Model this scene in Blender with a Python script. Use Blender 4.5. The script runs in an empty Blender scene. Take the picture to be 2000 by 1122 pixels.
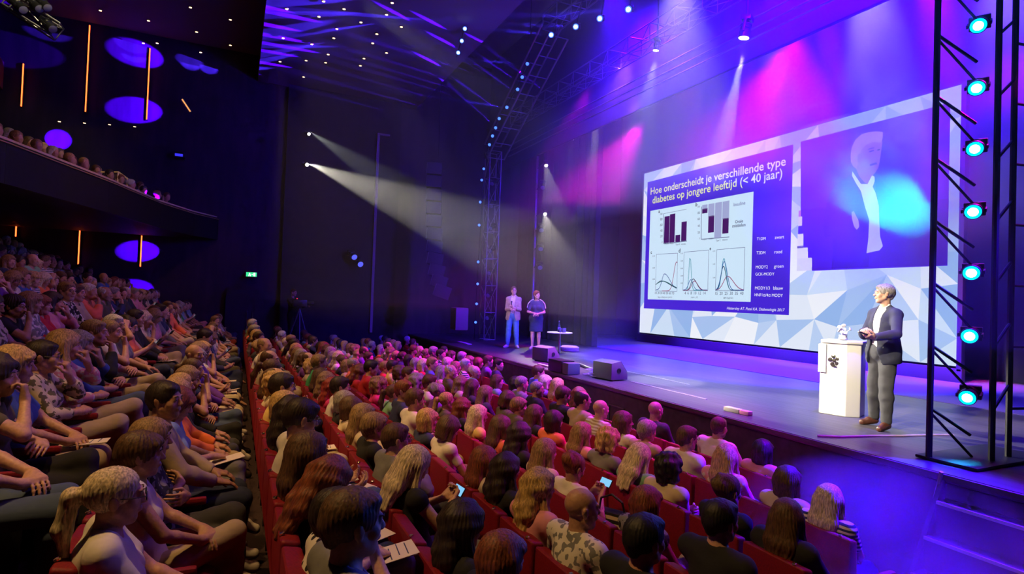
import bpy, bmesh, math, random
import numpy as np
from mathutils import Vector, Matrix, Euler
S = bpy.context.scene
COL = S.collection
rnd = random.Random(11)
PI = math.pi

# ------------------------------------------------------------------ camera
CAMZ = 2.68; FOC = 1125.0
_y, _p, _r = math.radians(25.6), math.radians(1.15), math.radians(2.0)
_fw = Vector((-math.cos(_y), math.sin(_y), 0)); _R0 = Vector((math.sin(_y), math.cos(_y), 0))
CF = _fw * math.cos(_p) + Vector((0, 0, math.sin(_p))); _U0 = _R0.cross(CF)
CU = _U0 * math.cos(_r) - _R0 * math.sin(_r); CR = _R0 * math.cos(_r) + _U0 * math.sin(_r)
CC = Vector((0, 0, CAMZ))
cd = bpy.data.cameras.new('camera'); cam = bpy.data.objects.new('camera', cd); COL.objects.link(cam)
cd.sensor_width = 36; cd.lens = 36 * FOC / 2000; cd.clip_start = .05; cd.clip_end = 200
cam.matrix_world = Matrix(((CR.x, CU.x, -CF.x, CC.x), (CR.y, CU.y, -CF.y, CC.y), (CR.z, CU.z, -CF.z, CC.z), (0, 0, 0, 1)))
S.camera = cam
def pj(p):
    d = Vector(p) - CC; z = d.dot(CF)
    return (1000 + FOC * d.dot(CR) / z, 561 - FOC * d.dot(CU) / z, z)
def W(px, py, ax, v):
    """the point of the real plane ax = v that the photograph shows at a pixel"""
    d = CF + CR * ((px - 1000) / FOC) - CU * ((py - 561) / FOC); i = 'xyz'.index(ax)
    return CC + d * ((v - CC[i]) / d[i])

# ------------------------------------------------------------------ render look, world
S.view_settings.view_transform = 'Standard'; S.view_settings.look = 'None'
S.view_settings.exposure = 0.0; S.view_settings.gamma = 1.0; S.view_settings.use_curve_mapping = False
w = bpy.data.worlds.new('world'); S.world = w; w.use_nodes = True
w.node_tree.nodes['Background'].inputs[0].default_value = (.10, .02, .22, 1)
w.node_tree.nodes['Background'].inputs[1].default_value = .01
cy = S.cycles
cy.max_bounces = 5; cy.diffuse_bounces = 2; cy.glossy_bounces = 2; cy.transmission_bounces = 3
cy.volume_bounces = 0; cy.transparent_max_bounces = 6
cy.sample_clamp_indirect = 3; cy.sample_clamp_direct = 0; cy.caustics_reflective = False; cy.caustics_refractive = False
cy.use_denoising = True; cy.use_light_tree = True
cy.use_adaptive_sampling = True; cy.adaptive_threshold = .05; cy.adaptive_min_samples = 16
cy.volume_step_rate = 1.0; cy.volume_max_steps = 64

# ------------------------------------------------------------------ lights (lamps of the rig and the house, plus added spots without fixtures)
def spot(name, loc, to, energy, color, ang=30, blend=.3, size=.05, parent=None):
    l = bpy.data.lights.new(name, 'SPOT'); l.energy = energy; l.color = color
    l.spot_size = math.radians(ang); l.spot_blend = blend; l.shadow_soft_size = size
    o = bpy.data.objects.new(name, l); COL.objects.link(o); o.location = loc
    o.rotation_euler = (Vector(to) - Vector(loc)).to_track_quat('-Z', 'Y').to_euler()
    return o
def area(name, loc, to, energy, color, sx, sy):
    l = bpy.data.lights.new(name, 'AREA'); l.shape = 'RECTANGLE'; l.size = sx; l.size_y = sy; l.energy = energy; l.color = color
    o = bpy.data.objects.new(name, l); COL.objects.link(o); o.location = loc
    o.rotation_euler = (Vector(to) - Vector(loc)).to_track_quat('-Z', 'Y').to_euler()
    return o
BLUE = (.045, .0, 1.0); MAG = (1.0, .0, .62); WARM = (1.0, .57, .19); WHITE = (1.0, .93, .80); LAV = (.34, .16, 1.0); RED = (1.0, 0, .16)
XWL = -21.6
# blue wash of the rig
spot('rig_blue_1', (-5.0, 7.9, 10.2), (-8.5, 10.5, 4), 20000, BLUE, 110, .9, .3)
spot('rig_blue_2', (-11.5, 7.9, 10.2), (-12.0, 10.5, 5), 5500, BLUE, 110, .9, .3)
spot('rig_blue_3', (-2.4, 7.6, 6.8), (-7, 9.5, 8.5), 11000, BLUE, 130, .8, .3)
spot('rig_blue_4', (-6.5, 6.6, 8.2), (-8.5, 9.0, 9.6), 4000, BLUE, 130, .8, .3)
# colour wash on the backcloth, from behind the border cloth
for i, (x, c, e, a) in enumerate(((-15.0, MAG, 1500, 24), (-13.2, (.7, .25, 1), 2600, 20), (-12.2, MAG, 5500, 22), (-11.2, (.6, .4, 1), 4500, 16), (-10.2, MAG, 5500, 18), (-9.3, (.62, .42, 1), 7000, 20), (-8.0, (.9, 0, .75), 9000, 14), (-7.0, (.62, .50, 1), 11000, 26), (-5.9, (1, 0, .35), 15000, 15), (-4.9, (.5, .4, 1), 12000, 16))):
    spot('back_wash_%d' % i, (x, 10.4, 10.6), (x - .6, 12.8, 4.5), e * (.45 if c == MAG else .85), c, a, .8, .1)
spot('back_blue', (-9, 9.8, 11.0), (-10, 15.6, 5.0), 9000, BLUE, 110, .6, .3)
# stage light
spot('stage_key_1', (-8.3, 7.2, 9.2), (-8.4, 7.4, 1.2), 6500, (.60, .46, 1.0), 48, 1.0, .1)
spot('stage_key_2', (-11.8, 8.7, 9.0), (-12.6, 7.5, 1.2), 2200, (.62, .18, 1.0), 50, .6, .1)
spot('table_light', (-14.4, 9.6, 8.5), (-13.5, 8.1, 1.2), 3000, WHITE, 11, .3, .05)
spot('speaker_key', (-3.0, -2.0, 8.5), (-4.9, 7.6, 2.0), 11000, (1.0, .86, .60), 13, .4, .1)
spot('speaker_fill', (-9.5, 1.5, 7.5), (-4.9, 7.6, 2.0), 3000, (1.0, .9, .8), 13, .4, .1)
spot('couple_key', (-9.0, .5, 8.0), (-15.2, 7.8, 2.3), 3600, (1.0, .72, .9), 11, .4, .1)
spot('couple_magenta', (-13.5, 9.2, 8.5), (-15.4, 7.7, 2.2), 4200, MAG, 16, .5, .1)
spot('far_edge_purple', (-13.5, 8.7, 8.8), (-15.5, 6.6, 1.2), 1800, (.6, .0, 1.0), 38, .5, .1)
spot('front_magenta_1', (-10.5, 8.2, 6.8), (-12.0, 4.9, 1.1), 4800, MAG, 52, .7, .1)
spot('front_magenta_2', (-6.8, 8.2, 7.0), (-7.2, 4.8, 1.0), 3200, MAG, 50, .7, .1)
spot('near_magenta', (-3.2, 8.2, 6.0), (-4.0, 4.6, 1.0), 1100, (.9, 0, .8), 50, .7, .1)
spot('near_blue', (-2.6, 7.2, 4.5), (-3.3, 4.8, .5), 8000, BLUE, 38, .6, .1)
spot('floor_blue', (-9.0, 11.2, 9.0), (-10.5, 12.3, 1.2), 80000, (.045, 0, 1), 66, .25, .2)
# house light on the audience
for i, (x, y, e) in enumerate(((-3.4, -.8, 950), (-8.0, 0.0, 1200), (-13.5, .2, 850))): spot('house_light_%d' % i, (x, y - 1.0, 8.4), (x - .3, y + 1.9, 1), e, WARM, 62, .8, .12)
for i, (x, y) in enumerate(((-6.5, -6.0), (-12.5, -6.0), (-17.5, -5.5))): spot('house_light_rear_%d' % i, (x + 3.0, y + 6.2, 8.4), (x, y + 2.6, 2), (170, 215, 165)[i], (1, .40, .24), 95, .8, .15)
spot('house_violet', (-6.0, 5.0, 8.8), (-6.5, -2.5, 2), 150, (.45, .12, 1.0), 100, .8, .2)
# followspots and lamps whose beams show in the haze
spot('beam_follow_low', (XWL + 1.0, 2.05, 7.03), (-6.0, 7.5, 1.9), 42000, (1.0, .93, .72), 11, .35, .03)
spot('beam_follow_high', (XWL + 1.0, 2.07, 8.10), (-9, 7.6, 1.6), 6500, (.9, .95, .85), 12, .5, .03)
spot('beam_side_high', (-18.6, 10.1, 7.7), (-14.2, 9.2, 1.2), 700, (1, .95, .8), 28, .4, .03)
spot('beam_side_low', (-18.55, 10.1, 5.85), (-14.0, 8.6, 1.6), 900, (1, .95, .8), 34, .4, .03)
spot('beam_down', (-16.89, 10.15, 8.08), (-16.9, 9.6, 1.2), 380, (.9, .9, 1), 12, .3, .03)
spot('beam_rig_a', W(1455, 72, 'y', 8.1) + Vector((0, -.02, -.28)), (-8.7, 7.5, 1.2), 5500, (.85, .85, 1), 15, .5, .03)
spot('beam_rig_b', W(1282, 98, 'y', 8.1) + Vector((0, -.02, -.2)), (-11.2, 7.5, 1.2), 1800, (.6, .6, 1), 30, .5, .03)
spot('beam_cyan', (-3.50, 7.05, 3.26), (-5.6, 9.4, 4.35), 26000, (.0, .62, 1.0), 14, .3, .05)
spot('beam_cyan_low', (-3.25, 6.66, 1.80), (-3.1, 6.1, .2), 500, (.0, .5, 1.0), 40, .4, .05)
for i, z in enumerate((5.63, 4.99, 4.37, 3.73, 2.47)): spot('beam_tower_%d' % i, (-3.20, 6.55, z), (-.6, 0, z - 1.6), 160, (.03, .10, 1), 40, .5, .05)
# blue beams of the truss lamps; they graze the ceiling as long streaks
for i, (p, t_, a) in enumerate((((1077, 68), (470, 12), 5), ((1125, 52), (520, 30), 5), ((1172, 36), (555, 5), 5), ((1228, 18), (540, 62), 5), ((1030, 125), (520, 90), 4), ((990, 210), (470, 134), 4))):
    spot('beam_top_%d' % i, W(*p, 'y', 7.3), W(*t_, 'z', 9.9), 90000, (.05, .02, 1), a * .6, .25, .03)
for i, (p, t_) in enumerate((((916, 30), (560, 72)), ((908, 56), (530, 104)), ((902, 80), (500, 122)), ((895, 103), (440, 40)))):
    spot('beam_row_%d' % i, W(*p, 'y', 5.0), W(*t_, 'z', 9.9), 80000, (.05, .02, 1), 2.6, .25, .03)
for i, (p, e) in enumerate((((500, 10), 1), ((520, 48), 1.2), ((560, 30), .8), ((540, 72), 1), ((560, 92), .8), ((520, 100), .8), ((510, 122), .9), ((450, 136), .6))):  # added spots without fixtures, set low to draw long streaks on the ceiling
    c_ = W(*p, 'z', 9.9); spot('ceiling_streak_%d' % i, (c_.x + .35, c_.y + 5.2, 9.30), c_, 130000 * e, (.06, .0, 1), 2.6, .15, .02)
for i, (p, q, e) in enumerate((((740, 8), (800, 40), 1), ((800, 20), (880, 62), 1), ((790, 92), (880, 140), 1), ((830, 60), (900, 98), .8), ((850, 150), (900, 178), .6), ((900, 60), (960, 92), .8))):  # more added spots without fixtures, for the short ceiling streaks
    a_, b_ = W(*p, 'z', 9.9), W(*q, 'z', 9.9); d_ = (b_ - a_).normalized(); c_ = (a_ + b_) / 2; spot('ceiling_dash_%d' % i, (c_.x + d_.x * 3.6, min(c_.y + d_.y * 3.6, 8.8), 9.45), c_, 60000 * e, (.06, .0, 1), 2.2, .2, .02)
for i, (px, py, s) in enumerate(((292, 490, 3.4), (290, 214, 4.0), (292, 108, 4.0), (117, 270, 4.2), (306, 410, 3.4), (280, 566, 3.4), (60, 100, 3))):  # added unseen spots that throw the blue patches on the side wall
    t_ = W(px, py, 'x', XWL); spot('wall_patch_%d' % i, (-19.5, .4, min(t_.z + .25, 9.6)) if i not in (3, 4) else (-14, -2, min(t_.z + .4, 8.9)), t_, (38000, 38000, 36000, 150000, 130000, 34000, 8000)[i], (.05, .0, 1), s * (2.9 if i not in (3, 4) else 1), .12, .03)


# ------------------------------------------------------------------ materials
MC = {}
def _bump(nt, b, scale, strength, stretch=None, dist=.01):
    N = nt.nodes; L = nt.links
    tc = N.new('ShaderNodeTexCoord'); mp = N.new('ShaderNodeMapping')
    if stretch: mp.inputs['Scale'].default_value = stretch
    n = N.new('ShaderNodeTexNoise'); n.inputs['Scale'].default_value = scale; n.inputs['Detail'].default_value = 3
    bp = N.new('ShaderNodeBump'); bp.inputs['Strength'].default_value = strength; bp.inputs['Distance'].default_value = dist
    L.new(tc.outputs['Object'], mp.inputs[0]); L.new(mp.outputs[0], n.inputs[0]); L.new(n.outputs[0], bp.inputs['Height'])
    L.new(bp.outputs[0], b.inputs['Normal'])
    return n, mp
def mat(name, color, rough=.8, metal=0, bump=None, var=0, emit=None, strength=1, stretch=None, sheen=0, kind=None, col2=None, spec=.5, scale=None, alpha=None):
    key = (name,)
    if key in MC: return MC[key]
    m = bpy.data.materials.new(name); m.use_nodes = True; nt = m.node_tree; b = nt.nodes['Principled BSDF']; N = nt.nodes; L = nt.links
    b.inputs['Base Color'].default_value = (*color, 1); b.inputs['Roughness'].default_value = rough; b.inputs['Metallic'].default_value = metal
    b.inputs['Specular IOR Level'].default_value = spec
    if sheen: b.inputs['Sheen Weight'].default_value = sheen; b.inputs['Sheen Roughness'].default_value = .4; b.inputs['Sheen Tint'].default_value = (*color, 1)
    if emit: b.inputs['Emission Color'].default_value = (*emit, 1); b.inputs['Emission Strength'].default_value = strength
    n = None
    if bump: n, mp = _bump(nt, b, bump[0], bump[1], stretch)
    if kind in (None, 'hair') and (var or kind == 'hair'):
        if n is None: n, mp = _bump(nt, b, 20, .05, stretch)
        r = N.new('ShaderNodeValToRGB'); e = r.color_ramp.elements
        e[0].position = .35; e[1].position = .68
        e[0].color = (*[c * (1 - var) for c in color], 1); e[1].color = (*[min(1, c * (1 + var)) for c in color], 1)
        L.new(n.outputs[0], r.inputs[0]); L.new(r.outputs[0], b.inputs['Base Color'])
    if kind in ('polka', 'stripe', 'floral', 'check'):
        tc = N.new('ShaderNodeTexCoord'); r = N.new('ShaderNodeValToRGB'); e = r.color_ramp.elements; r.color_ramp.interpolation = 'CONSTANT'
        if kind == 'stripe':
            t = N.new('ShaderNodeTexWave'); t.bands_direction = 'Z'; t.inputs['Scale'].default_value = scale or 9; t.inputs['Distortion'].default_value = .6; out = t.outputs['Fac']; e[1].position = .5
            e[0].color = (*color, 1); e[1].color = (*col2, 1)
        elif kind == 'polka':
            t = N.new('ShaderNodeTexVoronoi'); t.inputs['Scale'].default_value = scale or 16; t.inputs['Randomness'].default_value = .7; out = t.outputs['Distance']; e[1].position = .26
            e[0].color = (*col2, 1); e[1].color = (*color, 1)
        else:
            t = N.new('ShaderNodeTexNoise'); t.inputs['Scale'].default_value = scale or 24; t.inputs['Detail'].default_value = 1.5; out = t.outputs[0]; e[1].position = .53
            e[0].color = (*color, 1); e[1].color = (*col2, 1)
        L.new(tc.outputs['Object'], t.inputs['Vector']); L.new(out, r.inputs[0]); L.new(r.outputs[0], b.inputs['Base Color'])
    MC[key] = m
    return m
M = {}
M['velvet'] = mat('red_velvet', (.23, .0025, .012), .62, bump=(90, .15), var=.18, sheen=.35)
M['black'] = mat('black_cloth', (.012, .011, .014), .9, bump=(14, .3), stretch=(3, 3, .15), var=.3)
M['wall'] = mat('dark_wall', (.020, .013, .017), .8, bump=(3, .1), var=.3)
M['wallL'] = mat('dark_red_brown_wall_panel', (.032, .013, .020), .62, bump=(4, .2), var=.35, stretch=(1, 1, .2))
M['ceil'] = mat('dark_ceiling', (.16, .12, .14), .75, bump=(5, .1))
M['carpet'] = mat('dark_carpet', (.03, .012, .014), .95, bump=(60, .3), var=.2)
M['metal'] = mat('truss_aluminium', (.40, .38, .42), .38, .85)
M['dmetal'] = mat('black_painted_steel', (.022, .022, .026), .42, .4)
M['housing'] = mat('black_plastic_housing', (.018, .018, .022), .38)
M['chrome'] = mat('chrome', (.7, .7, .72), .18, 1)
M['brass'] = mat('brass_plate', (.95, .72, .38), .22, 1)
M['paper'] = mat('white_paper', (.82, .74, .62), .8, bump=(30, .04))
M['ink'] = mat('dark_blue_print', (.05, .07, .18), .8)
M['white'] = mat('glossy_white_laminate', (.86, .85, .83), .32)
M['spk'] = mat('grey_speaker_paint', (.14, .15, .15), .6, bump=(120, .2))
M['spkd'] = mat('dark_speaker_grille', (.045, .045, .055), .7, bump=(160, .4))
M['glass'] = mat('bottle_glass', (.25, .42, .36), .08); M['glass'].node_tree.nodes['Principled BSDF'].inputs['Transmission Weight'].default_value = .7
M['shoe'] = mat('dark_leather', (.03, .018, .014), .4)
M['shoe_w'] = mat('pale_canvas_shoe', (.5, .45, .38), .8)
M['shoe_b'] = mat('brown_leather', (.085, .028, .016), .4)
M['fascia'] = mat('stage_front_board', (.052, .040, .050), .7, bump=(8, .08), var=.25)
M['eye'] = mat('eye_white', (.75, .72, .70), .2); M['iris'] = mat('dark_iris', (.03, .02, .015), .2)
def emis(name, color, s):
    m = bpy.data.materials.new(name); m.use_nodes = True; nt = m.node_tree; nt.nodes.remove(nt.nodes['Principled BSDF'])
    e = nt.nodes.new('ShaderNodeEmission'); e.inputs[0].default_value = (*color, 1); e.inputs[1].default_value = s
    nt.links.new(e.outputs[0], nt.nodes['Material Output'].inputs[0]); return m
SKIN = [mat('skin_%d' % i, c, .52, bump=(60, .12), var=.10) for i, c in enumerate([(.56, .31, .20), (.62, .36, .25), (.50, .27, .17), (.44, .23, .14), (.58, .30, .21)])]
HC = dict(blond=(.52, .33, .12), pale=(.66, .54, .36), brown=(.10, .048, .022), dark=(.026, .014, .011), grey=(.30, .27, .25), white=(.55, .52, .50), auburn=(.20, .050, .018), red=(.30, .030, .020), sand=(.28, .17, .075), black=(.010, .008, .009), bald=(.35, .24, .18))
HN = dict(blond='blond', pale='pale blond', brown='brown', dark='dark brown', grey='grey', white='white', auburn='auburn', red='red', sand='light brown', black='black', bald='grey')
def hairmat(c): return mat('hair_' + c, HC[c], .58, bump=(40, .22), stretch=(3.0, 3.0, .5), var=.5, kind='hair')
CCOL = dict(white=(.72, .68, .62), cream=(.62, .52, .36), black=(.012, .012, .015), navy=(.025, .035, .09), blue=(.05, .10, .36), lightblue=(.25, .38, .58), red=(.55, .02, .03),
            coral=(.75, .16, .08), green=(.05, .34, .13), mint=(.22, .50, .30), grey=(.20, .20, .21), purple=(.18, .05, .34), pink=(.70, .28, .34), olive=(.11, .10, .05), beige=(.42, .33, .22), yellow=(.75, .55, .18), orange=(.8, .18, .04), magenta=(.7, .03, .2), denim=(.07, .11, .19), charcoal=(.05, .05, .058), ink=(.022, .024, .045))
CN = dict(lightblue='light blue')
def cloth(c):
    if ':' in c:
        k, a, b = c.split(':'); return mat('cloth_' + c, CCOL[a], .88, kind=k, col2=CCOL[b])
    return mat('cloth_' + c, CCOL[c], .88, bump=(9, .35), var=.10, stretch=(1, 1, 1.6))
def cname(c):
    if ':' in c:
        k, a, b = c.split(':'); return {'polka': 'spotted', 'stripe': 'striped', 'floral': 'patterned'}[k] + ' ' + CN.get(a, a) + ' and ' + CN.get(b, b)
    return CN.get(c, c)

# ------------------------------------------------------------------ mesh helpers
class MB:
    def __init__(s): s.v = []; s.f = []; s.m = []
    def add(s, vs, fs, mi=0):
        n = len(s.v); s.v += [tuple(v) for v in vs]; s.f += [tuple(i + n for i in f) for f in fs]; s.m += [mi] * len(fs); return s
    def box(s, c, d, R=None, mi=0, taper=1.0):
        R = R or Matrix.Identity(3); c = Vector(c); vs = []
        for z in (-.5, .5):
            t = 1 if z < 0 else taper
            for x, y in ((-.5, -.5), (.5, -.5), (.5, .5), (-.5, .5)): vs.append(c + R @ Vector((x * d[0] * t, y * d[1] * t, z * d[2])))
        return s.add(vs, [(3, 2, 1, 0), (4, 5, 6, 7), (0, 1, 5, 4), (1, 2, 6, 5), (2, 3, 7, 6), (3, 0, 4, 7)], mi)
    def tube(s, p, q, r, r2=None, n=8, cap=True, mi=0):
        p, q = Vector(p), Vector(q); r2 = r if r2 is None else r2; d = (q - p).normalized()
        a = d.orthogonal().normalized(); b = d.cross(a); vs = []
        for c, rr in ((p, r), (q, r2)):
            for i in range(n): t = 2 * PI * i / n; vs.append(c + a * math.cos(t) * rr + b * math.sin(t) * rr)
        fs = [(i, (i + 1) % n, n + (i + 1) % n, n + i) for i in range(n)]
        if cap: fs += [tuple(range(n - 1, -1, -1)), tuple(range(n, 2 * n))]
        return s.add(vs, fs, mi)
    def path(s, pts, r, n=6, mi=0):
        for a, b in zip(pts, pts[1:]): s.tube(a, b, r, n=n, mi=mi)
        return s
    def lathe(s, c, prof, n=20, ax=None, mi=0):
        """prof: [(radius, height)] round the axis"""
        c = Vector(c); R = (Vector(ax).to_track_quat('Z', 'Y').to_matrix() if ax else Matrix.Identity(3)); vs = []
        for r, h in prof:
            for i in range(n): t = 2 * PI * i / n; vs.append(c + R @ Vector((math.cos(t) * r, math.sin(t) * r, h)))
        fs = []
        for k in range(len(prof) - 1):
            for i in range(n): j = (i + 1) % n; fs.append((k * n + i, k * n + j, (k + 1) * n + j, (k + 1) * n + i))
        fs += [tuple(range(n - 1, -1, -1)), tuple((len(prof) - 1) * n + i for i in range(n))]
        return s.add(vs, fs, mi)
    def prism(s, pts, off, mi=0):
        """closed outline (3-D points) swept by the vector off"""
        n = len(pts); off = Vector(off); vs = [Vector(p) for p in pts] + [Vector(p) + off for p in pts]
        return s.add(vs, [tuple(range(n - 1, -1, -1)), tuple(range(n, 2 * n))] + [(i, (i + 1) % n, n + (i + 1) % n, n + i) for i in range(n)], mi)
    def mesh(s, name, mats, bevel=0, smooth=False, segs=2):
        me = bpy.data.meshes.new(name); me.from_pydata([tuple(v) for v in s.v], [], s.f)
        for m in (mats if isinstance(mats, (list, tuple)) else [mats]): me.materials.append(m)
        if max(s.m or [0]): me.polygons.foreach_set('material_index', s.m)
        bm = bmesh.new(); bm.from_mesh(me); bmesh.ops.recalc_face_normals(bm, faces=bm.faces)
        if bevel:
            ed = [e for e in bm.edges if len(e.link_faces) == 2 and e.calc_face_angle(0) > .6]
            bmesh.ops.bevel(bm, geom=ed, offset=bevel, segments=segs, affect='EDGES', profile=.6)
        bm.to_mesh(me); bm.free()
        if smooth or bevel: me.polygons.foreach_set('use_smooth', [True] * len(me.polygons)); 
        if smooth or bevel:
            try: me.set_sharp_from_angle(angle=.7)
            except Exception: pass
        return me
    def build(s, name, mats, parent=None, **k): return link(name, s.mesh(name, mats, **k), parent)
def link(name, me, parent=None, mt=None):
    o = bpy.data.objects.new(name, me); COL.objects.link(o)
    if parent is not None: o.parent = parent
    return o
def setmat(o, m):
    if not o.material_slots: return o
    o.material_slots[0].link = 'OBJECT'; o.material_slots[0].material = m; return o
def tag(o, label, cat, group=None, kind=None):
    o['label'] = label; o['category'] = cat
    if group: o['group'] = group
    if kind: o['kind'] = kind
    return o
def thing(name, label, cat, loc=(0, 0, 0), rz=0, group=None):
    o = bpy.data.objects.new(name, None); COL.objects.link(o); o.location = loc; o.rotation_euler = (0, 0, rz); o.empty_display_size = .1
    return tag(o, label, cat, group)
def struct(name, mb, m, **k):
    o = mb.build(name, m, **k); o['kind'] = 'structure'; return o
def copy_tree(o, parent=None):
    c = o.copy(); COL.objects.link(c); c.parent = parent
    for ch in o.children: copy_tree(ch, c)
    return c
ORD = ['first', 'second', 'third', 'fourth', 'fifth', 'sixth', 'seventh', 'eighth', 'ninth', 'tenth', 'eleventh', 'twelfth', 'thirteenth', 'fourteenth', 'fifteenth', 'sixteenth', 'seventeenth', 'eighteenth', 'nineteenth', 'twentieth']
ORD += ['twenty-' + q for q in ORD[:9]] + ['thirtieth'] + ['thirty-' + q for q in ORD[:9]] + ['fortieth']
# ------------------------------------------------------------------ body engine: signed distance fields -> one continuous surface
def axis(lo, hi, base, fines=()):
    xs = [lo]
    while xs[-1] < hi:
        h = base
        for a, b, g in fines:
            if a - base < xs[-1] < b: h = min(h, g)
        xs.append(xs[-1] + h)
    return np.array(xs, np.float32)
class Fld:
    def __init__(s, X, Y, Z):
        s.ax = (X, Y, Z); s.D = np.full((len(X), len(Y), len(Z)), 1.0, np.float32)
    def put(s, fn, lo, hi, k=.02, op='u'):
        sl = []
        for a, l, h in zip(s.ax, lo, hi):
            i, j = np.searchsorted(a, (l - k - .03, h + k + .03)); 
            if j - i < 1: return
            sl.append(slice(max(0, i - 1), j + 1))
        X, Y, Z = s.ax; v = s.D[tuple(sl)]
        d = fn(X[sl[0]][:, None, None], Y[sl[1]][None, :, None], Z[sl[2]][None, None, :])
        if op == 'u':
            h = np.maximum(k - np.abs(v - d), 0) / k; v[...] = np.minimum(v, d) - h * h * k * .25
        else:
            h = np.maximum(k - np.abs(v + d), 0) / k; v[...] = np.maximum(v, -d) + h * h * k * .25
    def rc(s, a, b, ra, rb, k=.02, op='u', sc=(1, 1, 1), grow=0):
        a = np.array(a, np.float32); b = np.array(b, np.float32); sc = np.array(sc, np.float32); ra += grow; rb += grow
        A = a / sc; B = b / sc; ba = B - A; L2 = max(float(ba @ ba), 1e-8); m = float(sc.min())
        def fn(x, y, z):
            px = x / sc[0] - A[0]; py = y / sc[1] - A[1]; pz = z / sc[2] - A[2]
            t = np.clip((px * ba[0] + py * ba[1] + pz * ba[2]) / L2, 0, 1)
            d = np.sqrt((px - ba[0] * t) ** 2 + (py - ba[1] * t) ** 2 + (pz - ba[2] * t) ** 2) - (ra + (rb - ra) * t)
            return d * m
        R = max(ra, rb) * sc
        s.put(fn, np.minimum(a, b) - R, np.maximum(a, b) + R, k, op)
    def ell(s, c, r, R=None, k=.02, op='u', grow=0):
        c = np.array(c, np.float32); r = np.array(r, np.float32) + grow; R = np.eye(3, dtype=np.float32) if R is None else np.array(R, np.float32)
        def fn(x, y, z):
            qx, qy, qz = x - c[0], y - c[1], z - c[2]
            u = (qx * R[0, 0] + qy * R[1, 0] + qz * R[2, 0]) / r[0]; v = (qx * R[0, 1] + qy * R[1, 1] + qz * R[2, 1]) / r[1]; w_ = (qx * R[0, 2] + qy * R[1, 2] + qz * R[2, 2]) / r[2]
            k0 = np.sqrt(u * u + v * v + w_ * w_) + 1e-6; k1 = np.sqrt((u / r[0]) ** 2 + (v / r[1]) ** 2 + (w_ / r[2]) ** 2) + 1e-6
            return k0 * (k0 - 1) / k1
        m = float(r.max()); s.put(fn, c - m, c + m, k, op)
    def plane(s, p, n, k=.004):
        """keep the side the normal points away from"""
        p = np.array(p, np.float32); n = np.array(n, np.float32); n = n / np.linalg.norm(n); X, Y, Z = s.ax
        d = (X[:, None, None] - p[0]) * n[0] + (Y[None, :, None] - p[1]) * n[1] + (Z[None, None, :] - p[2]) * n[2]
        s.D = np.maximum(s.D, d)
    def disp(s, fn, band=.03):
        m = np.abs(s.D) < band; i, j, k = np.nonzero(m); s.D[m] += fn(s.ax[0][i], s.ax[1][j], s.ax[2][k]).astype(np.float32)
    def mesh(s, name, m, relax=1):
        D = s.D; X, Y, Z = s.ax
        D[0] = np.maximum(D[0], .01); D[-1] = np.maximum(D[-1], .01); D[:, 0] = np.maximum(D[:, 0], .01); D[:, -1] = np.maximum(D[:, -1], .01); D[:, :, 0] = np.maximum(D[:, :, 0], .01); D[:, :, -1] = np.maximum(D[:, :, -1], .01)
        sg = D < 0; nx, ny, nz = D.shape
        c = np.zeros((nx - 1, ny - 1, nz - 1), np.int8)
        for a in (0, 1):
            for b in (0, 1):
                for e in (0, 1): c += sg[a:nx - 1 + a, b:ny - 1 + b, e:nz - 1 + e]
        I, J, K = np.nonzero((c > 0) & (c < 8)); n = len(I)
        idx = np.full(c.shape, -1, np.int32); idx[I, J, K] = np.arange(n)
        acc = np.zeros((n, 3), np.float64); cnt = np.zeros(n)
        off = [(a, b, e) for a in (0, 1) for b in (0, 1) for e in (0, 1)]
        for o1 in off:
            for ax in range(3):
                if o1[ax]: continue
                o2 = list(o1); o2[ax] = 1
                i1 = (I + o1[0], J + o1[1], K + o1[2]); i2 = (I + o2[0], J + o2[1], K + o2[2])
                d1 = D[i1]; d2 = D[i2]; ok = (d1 < 0) != (d2 < 0)
                t = np.where(ok, d1 / np.where(ok, d1 - d2, 1), 0)
                p1 = np.stack((X[i1[0]], Y[i1[1]], Z[i1[2]]), 1); p2 = np.stack((X[i2[0]], Y[i2[1]], Z[i2[2]]), 1)
                acc += np.where(ok[:, None], p1 + (p2 - p1) * t[:, None], 0); cnt += ok
        V = acc / np.maximum(cnt, 1)[:, None]
        Q = []
        for ax in range(3):
            s1 = [slice(None)] * 3; s2 = [slice(None)] * 3; s1[ax] = slice(0, -1); s2[ax] = slice(1, None)
            A = sg[tuple(s1)]; B = sg[tuple(s2)]; i, j, k = np.nonzero(A != B)
            u, v = [(1, 2), (2, 0), (0, 1)][ax]
            P = [i, j, k]; ok = (P[u] > 0) & (P[v] > 0) & (P[u] < D.shape[u] - 1) & (P[v] < D.shape[v] - 1)
            i, j, k = i[ok], j[ok], k[ok]; P = [i, j, k]
            def at(du, dv):
                q = [P[0], P[1], P[2]]; q[u] = q[u] + du; q[v] = q[v] + dv; return idx[q[0], q[1], q[2]]
            f = np.stack((at(-1, -1), at(0, -1), at(0, 0), at(-1, 0)), 1); fl = ~A[i, j, k]
            f[fl] = f[fl][:, ::-1]; Q.append(f)
        Q = np.concatenate(Q)
        for _ in range(relax):
            sm = np.zeros_like(V); c2 = np.zeros(len(V))
            for a in range(4):
                b = (a + 1) % 4
                for p, q in ((a, b), (b, a)):
                    for dm in range(3): sm[:, dm] += np.bincount(Q[:, p], V[Q[:, q], dm], len(V))
                    c2 += np.bincount(Q[:, p], minlength=len(V))
            V = V * .5 + sm / np.maximum(c2, 1)[:, None] * .5
        me = bpy.data.meshes.new(name); nv, nf = len(V), len(Q)
        me.vertices.add(nv); me.loops.add(nf * 4); me.polygons.add(nf)
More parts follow.
